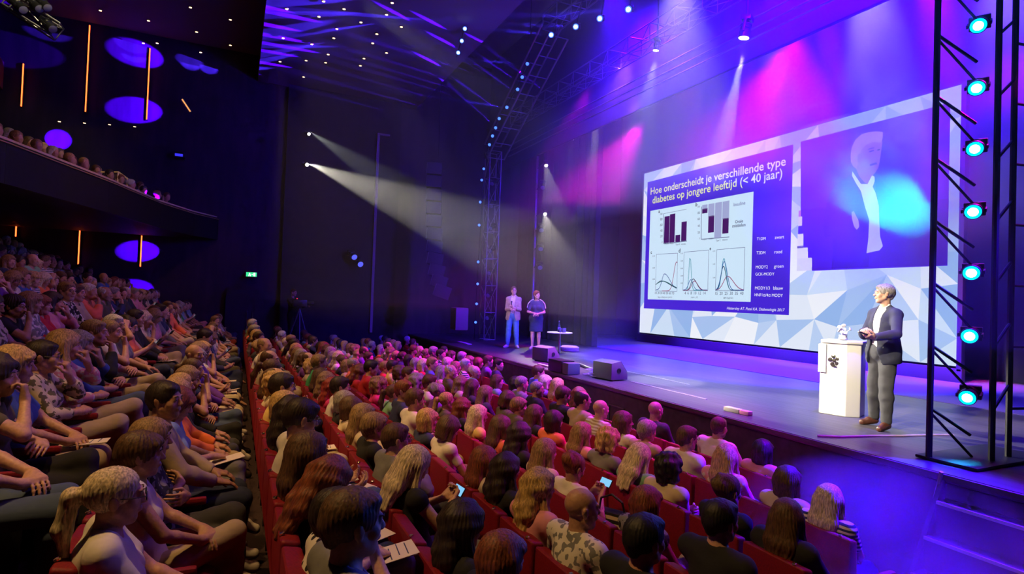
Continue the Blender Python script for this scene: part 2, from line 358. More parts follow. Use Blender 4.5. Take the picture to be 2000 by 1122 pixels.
        me.vertices.foreach_set('co', V.astype(np.float32).ravel()); me.loops.foreach_set('vertex_index', Q.astype(np.int32).ravel())
        me.polygons.foreach_set('loop_start', np.arange(0, nf * 4, 4, dtype=np.int32)); me.polygons.foreach_set('loop_total', np.full(nf, 4, np.int32))
        me.polygons.foreach_set('use_smooth', np.ones(nf, bool)); me.update(calc_edges=True); me.validate()
        me.materials.append(m); return me
def folds(a, s=1.0, seed=0):
    r = np.random.RandomState(seed); ph = r.rand(6) * 6.28; dr = r.randn(6, 3); dr /= np.linalg.norm(dr, axis=1)[:, None]; fr = np.array([22, 31, 17, 43, 55, 27]) * s
    def fn(x, y, z):
        o = 0
        for i in range(6): o = o + np.sin((dr[i, 0] * x + dr[i, 1] * y + dr[i, 2] * z) * fr[i] + ph[i] + 1.5 * np.sin(9 * x + 13 * z + ph[i] * 2)) / (1 + i * .25)
        return o * a * .4
    return fn
def ik(a, b, l1, l2, pole):
    a, b, pole = np.array(a, float), np.array(b, float), np.array(pole, float); d = b - a; L = np.linalg.norm(d); l = min(L, (l1 + l2) * .999); u = d / max(L, 1e-6)
    x = (l1 * l1 - l2 * l2 + l * l) / (2 * l); h = math.sqrt(max(l1 * l1 - x * x, 0)); p = pole - u * (pole @ u); p /= max(np.linalg.norm(p), 1e-6)
    return a + u * x + p * h, a + u * l
def unit(v): v = np.array(v, float); return v / max(np.linalg.norm(v), 1e-9)
def hand(F, wr, d, nrm, side, curl=.5, fine=True):
    """palm, four unequal bent fingers and a thumb off the side; d along the hand, nrm out of the palm, side = where the thumb is"""
    d = unit(d); nrm = np.array(nrm, float); nrm = unit(nrm - d * (nrm @ d)); t = np.cross(d, nrm); t = t if t @ np.array(side, float) > 0 else -t
    wr = np.array(wr, float); kn = wr + d * .088
    F.rc(wr, wr + d * .03, .024, .026, .02, sc=(1, 1, 1))
    for o, r in ((-.028, .0145), (-.009, .0155), (.011, .0155), (.030, .0140)): F.rc(wr + d * .02 + t * o * .6, kn + t * o, .017, r, .012)
    if not fine:
        for o in (-.024, 0, .024):
            c = kn + t * o; m = c + unit(d * math.cos(curl) + nrm * math.sin(curl)) * .045; F.rc(c, m, .013, .012, .01); F.rc(m, m + unit(d * math.cos(curl * 2) + nrm * math.sin(curl * 2)) * .035, .012, .010, .008)
        F.rc(wr + d * .03 + t * .025, wr + d * .075 + t * .052 + nrm * .02, .015, .012, .012); return
    for o, l, r in ((-.030, .058, .0078), (-.0105, .074, .0086), (.0105, .080, .0090), (.031, .070, .0088)):
        p = kn + t * o * 1.05; a = 0
        for q, (fl, fr) in enumerate(((.46, 1), (.31, .93), (.24, .84))):
            a += curl * (1, 1.15, .7)[q]; e = p + unit(d * math.cos(a) + nrm * math.sin(a) + t * o * .9) * l * fl * 1.25; F.rc(p, e, r * fr, r * fr * .93, .004); p = e
    a0 = wr + d * .022 + t * .026; a1 = a0 + unit(d * .65 + t * .65 + nrm * .35) * .042; a2 = a1 + unit(d * .9 + t * .15 + nrm * .5) * .030; a3 = a2 + unit(d + nrm * (.3 + curl)) * .024
    F.rc(a0, a1, .015, .0115, .012); F.rc(a1, a2, .0112, .0100, .004); F.rc(a2, a3, .0100, .0085, .003)
def head(F, H, c, fem, fine=True):
    H = np.array(H, float); c = np.array(c, float); g = lambda x, y, z: c + H @ np.array((x, y, z), float)
    F.ell(g(0, -.016, .032), (.0755, .0965, .086), H, .02)
    F.ell(g(0, .028, -.028), (.0600, .064, .084), H, .03)
    jw = .0 if fem else .004
    F.rc(g(0, .058, -.094), g(0, .045, -.080), .0225 + jw, .035, .02)
    for s in (-1, 1):
        F.rc(g(s * .054, .005, -.050), g(s * .018, .060, -.092), .019 + jw, .016, .022)
        F.ell(g(s * .040, .058, -.022), (.024, .022, .024), H, .02)
        F.ell(g(s * .0775, -.010, -.004), (.0085, .020, .033), H, .008)
        F.ell(g(s * .084, -.014, .010), (.007, .014, .018), H, .005)
        if fine: F.ell(g(s * .032, .096, .010), (.0185, .014, .0125), H, .012, 's')
    if fine:
        F.rc(g(-.034, .083, .029), g(.034, .083, .029), .010, .010, .014)
        F.rc(g(0, .088, .014), g(0, .107, -.020), .0085, .0125, .010); 
        for s in (-1, 1): F.ell(g(s * .0115, .099, -.024), (.0085, .010, .008), H, .006)
        F.ell(g(0, .089, -.050), (.025, .012, .0065), H, .006); F.ell(g(0, .088, -.060), (.021, .012, .0075), H, .006)
        F.rc(g(-.024, .104, -.0550), g(.024, .104, -.0550), .0028, .0028, .003, 's')
        for s in (-1, 1): F.ell(g(s * .032, .079, .010), (.0145, .0125, .0125), H, .004)
    else: F.rc(g(0, .086, .012), g(0, .104, -.020), .010, .014, .012)
def rotm(yaw, pitch=0, roll=0): return np.array(Euler((pitch, roll, yaw), 'XYZ').to_matrix())
def neckhead(sk):
    return np.array(sk['neck'], float), np.array(sk['hc'], float)
def person_meshes(tagname, sk, near=True):
    """sk: joints; returns dict of meshes body, top, bottom, shoes, and the head frame"""
    fem = sk['fem']; H = rotm(sk['yaw'], sk['pitch'], sk.get('roll', 0)); hc = np.array(sk['hc'], float)
    pts = [hc, *sk['sh'], *sk['el'], *sk['wr'], *sk['kn'], *sk['an'], *sk['toe'], sk['pel'], *[np.array(w_) + unit(d) * .16 for w_, d in zip(sk['wr'], sk['hd'])]]
    P = np.array(pts, float); lo = P.min(0) - .15; hi = P.max(0) + .17
    b = .0125 if near else .024
    if sk.get('fine'): b = .011
    hf = .0065 if near else .013; fines = [[], [], []]
    for a in range(3):
        fines[a].append((hc[a] - .11 - (.02 if a == 2 else 0), hc[a] + .13, hf))
        if near:
            for w_, d in zip(sk['wr'], sk['hd']):
                q = np.array(w_) + unit(d) * .09; fines[a].append((q[a] - .075, q[a] + .075, .0065 if not sk.get('fine') else .0055))
    A = [axis(lo[i], hi[i], b, fines[i]) for i in range(3)]
    bw = sk.get('bw', 1.0) * (.93 if fem else 1.0)
    pel, ch, nk = (np.array(sk[q], float) for q in ('pel', 'ch', 'neck')); wa = (pel * .55 + ch * .45); up = unit(nk - ch)
    def torso(F, g=0):
        F.ell(pel, np.array((.168 if not fem else .178, .125, .125)), k=.03, grow=g)
        F.rc(pel + np.array((0, .0, .06)), wa, .112 * bw, .108 * bw, .05, sc=(1.22, .98, 1), grow=g)
        F.rc(wa, ch, .108 * bw, .118 * bw, .05, sc=(1.28, .98, 1), grow=g)
        F.ell(ch + up * .04, (.150 * bw, .108, .15), k=.04, grow=g)
        if sk.get('belly'): F.ell(wa + np.array((0, .05, .0)), (.13, .11, .12), k=.04, grow=g)
        sh = [np.array(q, float) for q in sk['sh']]
        for q in sh: F.rc(ch + up * .09, q, .085 * bw, .052, .04, grow=g); F.rc(nk - up * .01, q + up * .0, .045, .040, .035, grow=g)
        if fem:
            for s in (-1, 1): F.ell(ch + np.array((s * .068, .088, .005)), (.062, .058, .062), k=.025, grow=g)
    def arms(F, g=0, frac=1.0, side=(0, 1)):
        for i in side:
            s_, e_, w_ = (np.array(sk[q][i], float) for q in ('sh', 'el', 'wr')); r = (.043 if fem else .050) * (bw ** .5)
            if frac <= 1: F.rc(s_, s_ + (e_ - s_) * frac, r, r + (r * .80 - r) * frac, .025, grow=g)
            if frac >= 1:
                F.rc(s_, e_, r, r * .80, .025, grow=g); m = e_ + (w_ - e_) * .3; F.rc(e_, m, r * .80, r * .84, .015, grow=g)
                q = min(1, frac - 1) if frac > 1 else 0
                if frac == 1: F.rc(m, w_, r * .84, .0245 if fem else .027, .012, grow=g)
                elif q > .3: F.rc(m, e_ + (w_ - e_) * q, r * .84, r * .84 + (.027 - r * .84) * (q - .3) / .7, .012, grow=g)
    def legs(F, g=0, to=1.0):
        for i in (0, 1):
            h_, k_, a_ = (np.array(sk[q][i], float) for q in ('hip', 'kn', 'an')); r = .080 if not fem else .083
            F.rc(h_, k_, r, .057, .03, grow=g)
            if to > 0:
                c_ = k_ + (a_ - k_) * .30; F.rc(k_, c_, .056, .055, .02, grow=g); e_ = c_ + (a_ - c_) * to; F.rc(c_, e_, .055, .055 + (.036 - .055) * to, .02, grow=g)
    out = {}
    # ---- body, one continuous surface
    F = Fld(*A); torso(F); arms(F); legs(F)
    F.rc(nk - up * .03, hc + H @ np.array((0, -.022, -.055)), .056 if not fem else .048, .054 if not fem else .046, .025)
    for i in (0, 1):
        hand(F, sk['wr'][i], sk['hd'][i], sk['hn'][i], sk['ht'][i], sk['curl'][i], near)
        a_, t_ = np.array(sk['an'][i], float), np.array(sk['toe'][i], float); F.rc(a_, a_ + np.array((0, 0, -.03)), .036, .036, .01); F.rc(a_ + np.array((0, 0, -.03)), t_, .034, .024, .02)
    head(F, H, hc, fem, True)
    out['body'] = F.mesh(tagname + '_body', SKIN[0], 0)
    if not near: out['body'].name = tagname + '_body_far'
    # ---- top
    cb = .0125 if near else .024; 
    if sk.get('fine'): cb = .010
    B = [axis(lo[i], hi[i], cb) for i in range(3)]
    F = Fld(*B); g = .014 * sk.get('loose', 1) + (.0 if near else .006)
    torso(F, g); arms(F, g + .002, sk['sleeve']) if sk['sleeve'] > 0 else None
    if sk.get('hem'): F.rc(pel + np.array((0, 0, .02)), pel + np.array((0, .0, sk['hem'])), .15, .155, .03, sc=(1.18, .86, 1), grow=g)
    F.disp(folds(.0055 * sk.get('loose', 1), 1, sk['seed']))
    nc = sk.get('nc', .078)
    F.ell(nk + up * .045 + np.array((0, .035, 0)), (nc, nc * 1.0, .085 + sk.get('vneck', 0)), k=.006, op='s')
    F.plane(pel + np.array((0, 0, sk.get('hem', -.0) + (-.02 if not sk.get('hem') else -.02))), (0, 0, -1))
    if sk['sleeve'] > 1:
        for i in (0, 1):
            hd = unit(sk['hd'][i]); w_ = np.array(sk['wr'][i], float); F.ell(w_ + hd * .10, (.105, .105, .105), k=.004, op='s') if sk['sleeve'] > 1.8 else None
    out['top'] = F.mesh(tagname + '_top', SKIN[0], 1)
    if sk.get('jacket'):
        # inner white shirt showing in the jacket's opening; the jacket itself gets cut open in front
        F2 = Fld(*B); torso(F2, .011); F2.disp(folds(.003, 1, 3)); F2.ell(nk + up * .05 + np.array((0, .03, 0)), (.066, .066, .07), k=.006, op='s'); F2.plane(pel + np.array((0, 0, .0)), (0, 0, -1))
        for s in (-1, 1): F2.rc(nk + np.array((s * .012, .062, -.02)), nk + np.array((s * .060, .005, .035)), .015, .016, .008)
        out['shirt'] = F2.mesh(tagname + '_shirt', SKIN[0], 1)
        F = Fld(*B); g = .019; torso(F, g)
        F.rc(pel + np.array((0, 0, .12)), pel + np.array((0, -.005, -.08)), .160, .185, .05, sc=(1.14, .90, 1), grow=.012)
        F.disp(folds(.007, 1, sk['seed']))
        F.ell(nk + up * .05 + np.array((0, .03, 0)), (.070, .072, .085), k=.006, op='s')
        X_, Y_, Zz = F.ax; o_ = sk.get('open', .045); zs_ = np.array([pel[2] - .2, pel[2] + .02, ch[2] - .14, ch[2] + .06, nk[2] + .05]); ws_ = np.array([.125, .060, o_ * .75, o_, .070])
        w_z = np.interp(Zz, zs_, ws_)[None, None, :]; F.D = np.maximum(F.D, -np.maximum(np.abs(X_[:, None, None]) - w_z, .035 - Y_[None, :, None] + 0 * w_z)).astype(np.float32)
        for s in (-1, 1): F.rc(nk + np.array((s * .072, .005, .012)), ch + np.array((s * (o_ + .022), .106, .05)), .014, .018, .010); F.rc(ch + np.array((s * (o_ + .022), .106, .05)), ch + np.array((s * (o_ * .75 + .008), .122, -.12)), .018, .007, .010)
        arms(F, g - .003, 1.93)
        for i in (0, 1): w_ = np.array(sk['wr'][i], float); F.ell(w_ + unit(sk['hd'][i]) * .095, (.1, .1, .1), k=.004, op='s')
        F.plane(pel + np.array((0, 0, -.145)), (0, -.1, -1))
        out['top'] = F.mesh(tagname + '_jacket', SKIN[0], 0)
    # ---- bottom
    F = Fld(*B); g = (.024 if sk.get('fine') else .014) + (.0 if near else .006)
    F.ell(pel, (.172, .13, .125), k=.03, grow=g); kind = sk['bottom']
    if kind == 'dress':
        F = Fld(*B); torso(F, .014); arms(F, .016, .75); kz = float(np.mean([q[2] for q in sk['kn']]))
        F.rc(wa, pel, .125, .17, .06, sc=(1.1, .85, 1)); F.rc(pel, np.array((0, .0, kz + .0)), .172, .180, .04, sc=(1.12, .80, 1))
        F.disp(folds(.007, 1, 5)); F.ell(nk + up * .045 + np.array((0, .02, 0)), (.105, .09, .075), k=.006, op='s'); F.plane((0, 0, kz + .02), (0, 0, -1))
        out['top'] = F.mesh(tagname + '_dress', SKIN[0], 1)
    else:
        legs(F, g, {'trousers': .93, 'capri': .45, 'skirt': 0, 'shorts': 0}[kind])
        if kind == 'skirt':
            h0 = (np.array(sk['hip'][0]) + np.array(sk['hip'][1])) / 2; k0 = (np.array(sk['kn'][0], float) + np.array(sk['kn'][1])) / 2; F.rc(h0, h0 + (k0 - h0) * .9, .10, .075, .04, sc=(1.5, 1, .9))
            F.ell(k0 + np.array((0, .1, -.02)), (.2, .1, .2), k=.01, op='s')
        F.disp(folds(.007, 1, sk['seed'] + 1)); F.plane(pel + np.array((0, 0, .10)), (0, -.5 if sk['kn'][0][1] > .4 else 0, 1))
        out['bottom'] = F.mesh(tagname + '_bottom', SKIN[0], 1)
    # ---- shoes
    lo2 = np.minimum(np.min(sk['an'], 0), np.min(sk['toe'], 0)) - .10; hi2 = np.maximum(np.max(sk['an'], 0), np.max(sk['toe'], 0)) + .08; sb = .009 if near else .02
    F = Fld(*[axis(lo2[i], hi2[i], sb) for i in range(3)])
    for i in (0, 1):
        a_, t_ = np.array(sk['an'][i], float), np.array(sk['toe'][i], float); dn = sk.get('dn', [np.array((0, 0, -1.))] * 2)[i]
        heel = a_ + np.array(dn) * .045 - unit(t_ - a_) * .02
        F.rc(heel, t_, .040, .033, .02, sc=(1, 1, 1)); F.rc(a_ + np.array(dn) * .02, (a_ + t_) / 2, .044, .036, .02); F.rc(heel + np.array(dn) * .008, t_ + np.array(dn) * .012, .036, .034, .006)
    F.plane((0, 0, float(min(np.min(sk['toe'], 0)[2], 9)) - .035), (0, 0, -1)) if min(sk['an'][0][2], sk['an'][1][2]) < .2 else None
    out['shoes'] = F.mesh(tagname + '_shoes', SKIN[0], 1)
    out['H'] = H; out['hc'] = hc
    return out
HAIRC = {}
def hair_mesh(style, near=True):
    if (style, near) in HAIRC: return HAIRC[(style, near)]
    h = .0062 if near else .0135; lo, hi = (-.17, -.24, -.20), (.17, .16, .20)
    if style in ('long', 'longwavy', 'pony', 'big'): lo = (-.19, -.26, -.42)
    F = Fld(*[axis(lo[i], hi[i], h, ) for i in range(3)])
    g = .0
    def cap(t): F.ell((0, -.020, .036), (.0775 + t, .0985 + t, .0890 + t), k=.02)
    face = lambda w_=.074, y=.112, z=-.026, rz=.095: F.ell((0, y, z), (w_, .066, rz), k=.022, op='s')
    amp, fr = .0022, 34
    if style == 'short':
        cap(.010); F.ell((.012, .045, .085), (.052, .040, .026), k=.02); F.rc((0, -.085, .0), (0, -.075, -.045), .045, .034, .02)
        face(.078, .108, -.040, .108)
        for s in (-1, 1): F.ell((s * .092, .024, -.045), (.035, .050, .050), k=.01, op='s'); F.ell((s * .092, -.012, -.012), (.022, .022, .030), k=.008, op='s')
        F.plane((0, 0, -.075), (0, .4, -1))
    elif style == 'crop':
        cap(.005); F.ell((0, .05, .08), (.05, .03, .02), k=.02); F.rc((0, -.080, .0), (0, -.070, -.040), .042, .030, .02); face(.080, .105, -.035, .105)
        for s in (-1, 1): F.ell((s * .090, .020, -.045), (.033, .055, .052), k=.01, op='s'); F.ell((s * .090, -.012, -.010), (.022, .024, .034), k=.008, op='s')
        F.plane((0, 0, -.065), (0, .4, -1)); amp = .0015
    elif style == 'balding':
        cap(.006); F.ell((0, .03, .105), (.064, .105, .062), k=.012, op='s'); F.rc((0, -.080, .0), (0, -.070, -.045), .042, .032, .02); face(.085, .095, .0, .12)
        for s in (-1, 1): F.ell((s * .092, .022, -.045), (.033, .055, .052), k=.01, op='s'); F.ell((s * .090, -.012, -.010), (.022, .024, .034), k=.008, op='s')
        F.plane((0, 0, -.07), (0, .4, -1)); amp = .002
    elif style == 'bob':
        cap(.020)
        for s in (-1, 1): F.rc((s * .068, -.012, .02), (s * .078, .012, -.098), .042, .028, .03); F.rc((s * .05, -.07, 0), (s * .055, -.060, -.095), .05, .036, .03)
        F.rc((0, -.08, 0), (0, -.085, -.09), .05, .042, .03); face(.062, .108, -.045, .105); F.ell((.02, .075, .07), (.055, .03, .025), R=rotm(0, 0, .4), k=.015); F.plane((0, 0, -.125), (0, .15, -1)); amp = .0024
    elif style == 'pixie':
        cap(.015); F.ell((.015, .062, .075), (.058, .038, .028), R=rotm(0, 0, .3), k=.02); F.rc((0, -.085, .0), (0, -.075, -.055), .05, .034, .02); face(.070, .108, -.040, .100)
        for s in (-1, 1): F.ell((s * .100, .035, -.055), (.035, .045, .050), k=.01, op='s')
        F.plane((0, 0, -.085), (0, .4, -1)); amp = .003; fr = 26
    elif style == 'curly':
        cap(.032); F.rc((0, -.07, 0), (0, -.08, -.07), .07, .055, .03)
        for s in (-1, 1): F.rc((s * .07, -.02, .02), (s * .085, -.015, -.06), .045, .040, .03)
        face(.064, .118, -.038, .098); F.ell((0, .07, .085), (.06, .035, .03), k=.02)
        F.disp(lambda x, y, z: .008 * (np.sin(70 * x + 20 * y) * np.sin(64 * y + 11 * z) + np.sin(75 * z + 30 * x) * np.sin(58 * x)), .04); amp = .002
    elif style in ('long', 'longwavy', 'big'):
        t = .034 if style == 'big' else .020; cap(t)
        for s in (-1, 1):
            F.rc((s * .072, -.015, .02), (s * .088, .010, -.13), .038 + t * .3, .034, .03); F.rc((s * .085, .012, -.12), (s * .082, .030, -.27 if style != 'big' else -.2), .034, .022, .02)
            F.rc((s * .045, -.07, 0), (s * .062, -.100, -.15), .055 + t * .3, .050, .03); F.rc((s * .062, -.100, -.15), (s * .056, -.120, -.30), .050, .026, .03)
        F.rc((0, -.08, 0), (0, -.115, -.15), .055, .045, .03); F.rc((0, -.115, -.15), (0, -.13, -.32), .045, .022, .03)
        face(.060, .112, -.050, .110); F.ell((-.02, .072, .075), (.05, .03, .02), R=rotm(0, 0, -.4), k=.015)
        if style != 'long': F.disp(lambda x, y, z: .0055 * np.sin(34 * z + 14 * x + 9 * y + 2 * np.sin(21 * x)) + .003 * np.sin(71 * z - 30 * x), .04)
        amp = .0024
    elif style in ('pony', 'bun', 'updo'):
        cap(.009); face(.078, .108, -.040, .108)
        for s in (-1, 1): F.ell((s * .092, .022, -.050), (.033, .050, .050), k=.01, op='s'); F.ell((s * .092, -.012, -.014), (.022, .022, .028), k=.008, op='s')
        F.plane((0, 0, -.07), (0, .4, -1))
        if style == 'pony': F.rc((0, -.105, .035), (0, -.155, .020), .022, .032, .01); F.rc((0, -.155, .02), (0, -.175, -.11), .036, .034, .02); F.rc((0, -.175, -.11), (.01, -.150, -.26), .034, .010, .02)
        elif style == 'bun': F.ell((0, -.135, .045), (.048, .040, .046), k=.01)
        else: F.ell((0, -.105, .06), (.065, .055, .060), k=.02); F.ell((0, -.07, .11), (.05, .05, .035), k=.02); F.disp(lambda x, y, z: .006 * np.sin(60 * x + 40 * z) * np.sin(50 * y), .03)
    elif style == 'hat':
        cap(.012); face(); F.plane((0, 0, -.03), (0, 0, -1)); amp = 0
    F.disp(lambda x, y, z: amp * np.sin(np.arctan2(x, -y - .02 + 1e-4) * fr + 3.0 * np.sin(z * 20 + x * 12)) + amp * .9 * np.sin(41 * x + 17 * z + 2 * np.sin(25 * y + 9 * z)) * np.sin(33 * y - 12 * z + 2 * np.sin(19 * x)), .03)
    me = F.mesh('hair_' + style, SKIN[0], 0); HAIRC[(style, near)] = me
    return me
# joints for a seated figure; hips over (0, .22), feet towards +y
def seated(pose, fem, yaw=0, pitch=-.05, legs='flat', seed=0, roll=0, lean=0, top=None, sleeve=.45, bottom='trousers', **kw):
    s = dict(fem=fem, yaw=yaw, pitch=pitch, roll=roll, seed=seed, sleeve=sleeve, bottom=bottom); s.update(kw)
    k = .94 if fem else 1.0
    s['pel'] = (0, .22, .52); s['ch'] = (0, .155 + lean * .55, .52 + .32 * k); s['neck'] = (0, .165 + lean, .52 + .535 * k); s['hc'] = (0, .195 + lean * 1.1, .52 + .680 * k)
    w_ = .165 if fem else .185; zs = .52 + .49 * k; s['sh'] = [(w_, .155 + lean * .95, zs), (-w_, .155 + lean * .95, zs)]
    s['hip'] = [(.088, .24, .50), (-.088, .24, .50)]
    if legs == 'flat': s['kn'] = [(.105, .66, .52), (-.105, .66, .52)]; s['an'] = [(.11, .62, .10), (-.11, .64, .10)]
    elif legs == 'wide': s['kn'] = [(.20, .64, .52), (-.20, .64, .52)]; s['an'] = [(.17, .60, .10), (-.17, .62, .10)]
    elif legs == 'cross': s['kn'] = [(.09, .66, .50), (.03, .68, .63)]; s['an'] = [(.10, .60, .10), (.15, .71, .27)]
    elif legs == 'cross2': s['kn'] = [(-.03, .68, .63), (-.09, .66, .50)]; s['an'] = [(-.15, .71, .27), (-.10, .60, .10)]
    s['toe'] = [tuple(np.array(a) + np.array((0, .155, -.065) if a[2] < .2 else (.0, .13, -.10))) for a in s['an']]
    ly = lean
    T = dict(  # right/left: wrist, pole, hand dir, palm normal, curl
        lap=[((.07, .50, .655), (1, -.6, -.6), (-.7, .5, -.15), (0, 0, -1), .35), ((-.05, .52, .675), (-1, -.6, -.6), (.7, .4, -.15), (0, 0, -1), .4)],
        thigh=[((.12, .50, .66), (1, -.6, -.4), (-.1, .8, -.2), (0, 0, -1), .3), ((-.12, .50, .66), (-1, -.6, -.4), (.1, .8, -.2), (0, 0, -1), .3)],
        cross=[((-.09, .365 + ly, .83), (1, -.2, -.8), (-.9, -.25, .1), (0, -1, .1), .35), ((.10, .400 + ly, .80), (-1, -.2, -.8), (.9, -.35, .1), (0, -1, .1), .5)],
        chin=[((.035, .345 + ly, 1.015), (.9, .3, -.9), (-.15, -.1, .9), (0, -1, .2), 1.0), ((-.02, .46, .74), (-1, -.4, -.5), (.9, .1, .1), (0, -.4, -.8), .5)],
        chin2=[((.02, .46, .74), (1, -.4, -.5), (-.9, .1, .1), (0, -.4, -.8), .5), ((-.035, .345 + ly, 1.015), (-.9, .3, -.9), (.15, -.1, .9), (0, -1, .2), 1.0)],
        paper=[((.13, .50, .73), (1, -.5, -.7), (-.35, .8, .2), (-.5, 0, .9), .55), ((-.13, .50, .73), (-1, -.5, -.7), (.35, .8, .2), (.5, 0, .9), .55)],
        write=[((.05, .50, .745), (1, -.4, -.6), (-.45, .75, -.15), (-.2, .1, -1), .75), ((-.13, .49, .71), (-1, -.5, -.7), (.4, .8, .0), (0, 0, -1), .25)],
        phone=[((.065, .46, .88), (1, -.3, -1), (-.3, .6, .6), (-.6, -.4, .6), .75), ((-.065, .46, .88), (-1, -.3, -1), (.3, .6, .6), (.6, -.4, .6), .75)],
        rest=[((.25, .48, .69), (.6, -.8, -.2), (0, .9, -.2), (0, 0, -1), .3), ((-.25, .48, .69), (-.6, -.8, -.2), (0, .9, -.2), (0, 0, -1), .3)],
        raise_=[((.11, .25 + ly, 1.20), (1, .6, -.4), (-.5, -.1, .8), (-.8, -.4, -.1), .5), ((-.02, .46, .72), (-1, -.4, -.5), (.9, .1, .1), (0, -.4, -.8), .5)])[pose]
    s['el'] = []; s['wr'] = []; s['hd'] = []; s['hn'] = []; s['ht'] = []; s['curl'] = []
    for i, (wr, pole, hd, hn, cu) in enumerate(T):
        e, w2 = ik(s['sh'][i], wr, .285 * k, .265 * k, pole); s['el'].append(tuple(e)); s['wr'].append(tuple(w2)); s['hd'].append(hd); s['hn'].append(hn); s['curl'].append(cu)
        s['ht'].append((-1, 0, 0) if i == 0 else (1, 0, 0))
        if pose == 'cross': s['ht'][-1] = (0, 0, 1)
        if pose in ('chin', 'chin2', 'raise_') and wr[2] > .9: s['ht'][-1] = (0, -1, .0) if pose != 'raise_' else (0, -1, 0)
        if pose in ('paper',): s['ht'][-1] = (0, 0, 1)
    return s
# ------------------------------------------------------------------ the hall
STZ = 1.21; SE = 5.95            # stage floor height and its front edge
ROWS = {1: (4.95, 0.0), 2: (4.15, .03), 3: (3.35, .05), 4: (2.55, .07), 5: (1.78, .16), 6: (1.0, .27), 7: (.24, .53), 8: (-.62, .60), 9: (-1.47, .97)}
for q in range(10, 17): ROWS[q] = (-1.47 - .84 * (q - 9), .97 + .30 * (q - 9))
XW = -21.8
b = MB(); b.box(((XW + 5) / 2, 4.2, -.1), (abs(XW) + 6, 6.2, .2))
prev = None
for q in sorted(ROWS):
    yb, z = ROWS[q]; y1 = yb + .78 if q == 1 else ROWS[q - 1][0] - .02; y0 = yb - .02
    b.box(((XW + 5) / 2, (y0 + y1) / 2, (z - .3) / 2), (abs(XW) + 6, y1 - y0, z + .3))
struct('floor', b, M['carpet'])
b = MB(); b.box((XW - .1, 5, 5.2), (.2, 30, 13)); struct('wall_left', b, M['wallL'])
b = MB(); b.box((-8, -9.6, 5.5), (29, .2, 13)); struct('wall_back', b, M['wallL'])
b = MB(); b.box((4.6, 5, 5.5), (.2, 30, 13)); struct('wall_right', b, M['wall'])
b = MB(); b.box((-8, 17.2, 5.5), (29, .2, 15)); struct('wall_front', b, M['black'])
b = MB(); b.box((-8, -4.4, 10.95), (29, 10.4, .3)); b.box((-8, 3.2, 10.05), (29, 5.6, .3)); b.box((-8, .6, 10.5), (29, .2, 1.2)); b.box((-8, 11.6, 12.6), (29, 11.4, .3)); b.box((-8, 5.95, 11.5), (29, .2, 2.3)); struct('ceiling', b, M['ceil'])
# black masonry of the side wall next to the stage, with its pale-edged panel
b = MB(); b.box((XW + .15, 3.4, 4.6), (.3, 4.0, 11)); struct('wall_left_masking', b, M['wall'])
b = MB(); b.box((XW + .36, 4.55, 4.95), (.12, .10, 7.4)); b.box((XW + .36, 4.76, 8.62), (.12, .42, .07)); struct('trim_1', b, mat('pale_brown_edge', (.34, .26, .24), .6), bevel=.008)
# stage deck and its front board
b = MB(); b.box((-8.2, 11.5, STZ - .04), (19.0 + 7.4, 11.1, .08)); 
m = mat('stage_floor', (.070, .062, .070), .36, bump=(9, .10), var=.35, stretch=(.15, 2.2, 1), spec=.7); struct('floor_stage', b, m)
b = MB(); b.box((-8.2, SE + .05, (STZ - .08) / 2 - .04), (26.2, .05, STZ - .02)); fb = struct('stage_front', b, M['fascia'])
for px in (1046, 1205, 1380):
    c = W(px, 598 + (px - 1000) * .41 + 100, 'y', SE + .02); f = MB(); x0 = c.x
    for dx, dz, sx, sz in ((0, .17, .44, .02), (0, -.17, .44, .02), (-.21, 0, .02, .34), (.21, 0, .02, .34)): f.box((x0 + dx, SE + .015, .72 + dz), (sx, .02, sz))
    f.build('access_panel', mat('dark_trim_paint', (.10, .08, .095), .6), fb)
f = MB(); f.box((-8.2, SE - .005, STZ - .03), (26.2, .05, .05)); f.build('edge_strip', mat('dark_oak_edge', (.10, .075, .085), .45), fb, bevel=.008)
for px, py in ((1280, 738), (1300, 762)):
    c = W(px, py, 'z', STZ); b = MB(); b.box((c.x, c.y, STZ + .004), (1.9, .03, .008)); o = b.build('floor_track', mat('pale_steel_track', (.6, .58, .62), .35, .6)); tag(o, 'thin bright metal track set in the stage floor, %s one from the screen' % ('nearer' if py == 738 else 'farther'), 'floor track', 'metal tracks in the stage floor')  # pale steel stands in for light reflected along the floor tracks
# steps at the near end of the stage
t = thing('stage_steps', 'dark steps with pale nosings at the near end of the stage', 'stairs', (-1.3, 5.9, 0))
for k, (y, z) in enumerate(((5.90, .98), (5.72, .69), (5.54, .40), (5.36, .12))):
    b = MB(); b.box((0, y - 5.9 + .0, z / 2), (3.5, .20, z)); o = b.build('step', mat('black_step', (.02, .02, .026), .6, bump=(30, .1)), t)
    b = MB(); b.box((0, y - 5.9 - .102, z - .012), (3.5, .012, .028)); b.build('nosing', mat('pale_nosing', (.55, .50, .52), .5), o)
b = MB(); b.prism([(-1.80, .06, 1.2), (-1.80, -.62, 0), (-1.80, .06, 0)], (.04, 0, 0)); b.build('side_panel', M['fascia'], t)
b = MB(); b.tube(W(1839, 922, 'z', STZ + .02) - Vector((-1.3, 5.9, 0)), W(1797, 1096, 'z', .28) - Vector((-1.3, 5.9, 0)), .018); b.build('edge_rail', mat('pale_metal_edge', (.5, .45, .55), .4, .5), t)

m = mat('blue_tinted_floor', (.14, .10, .26), .6, bump=(9, .05), spec=.3); b = MB(); b.box((-8.4, 12.95, STZ + .003), (22, 4.7, .006)); tag(b.build('blue_floor_sheet', m), 'added floor sheet with blue light in its colour in front of the projection screen', 'floor sheet')  # sheet added for the blue-lit area; blue light is put into its colour
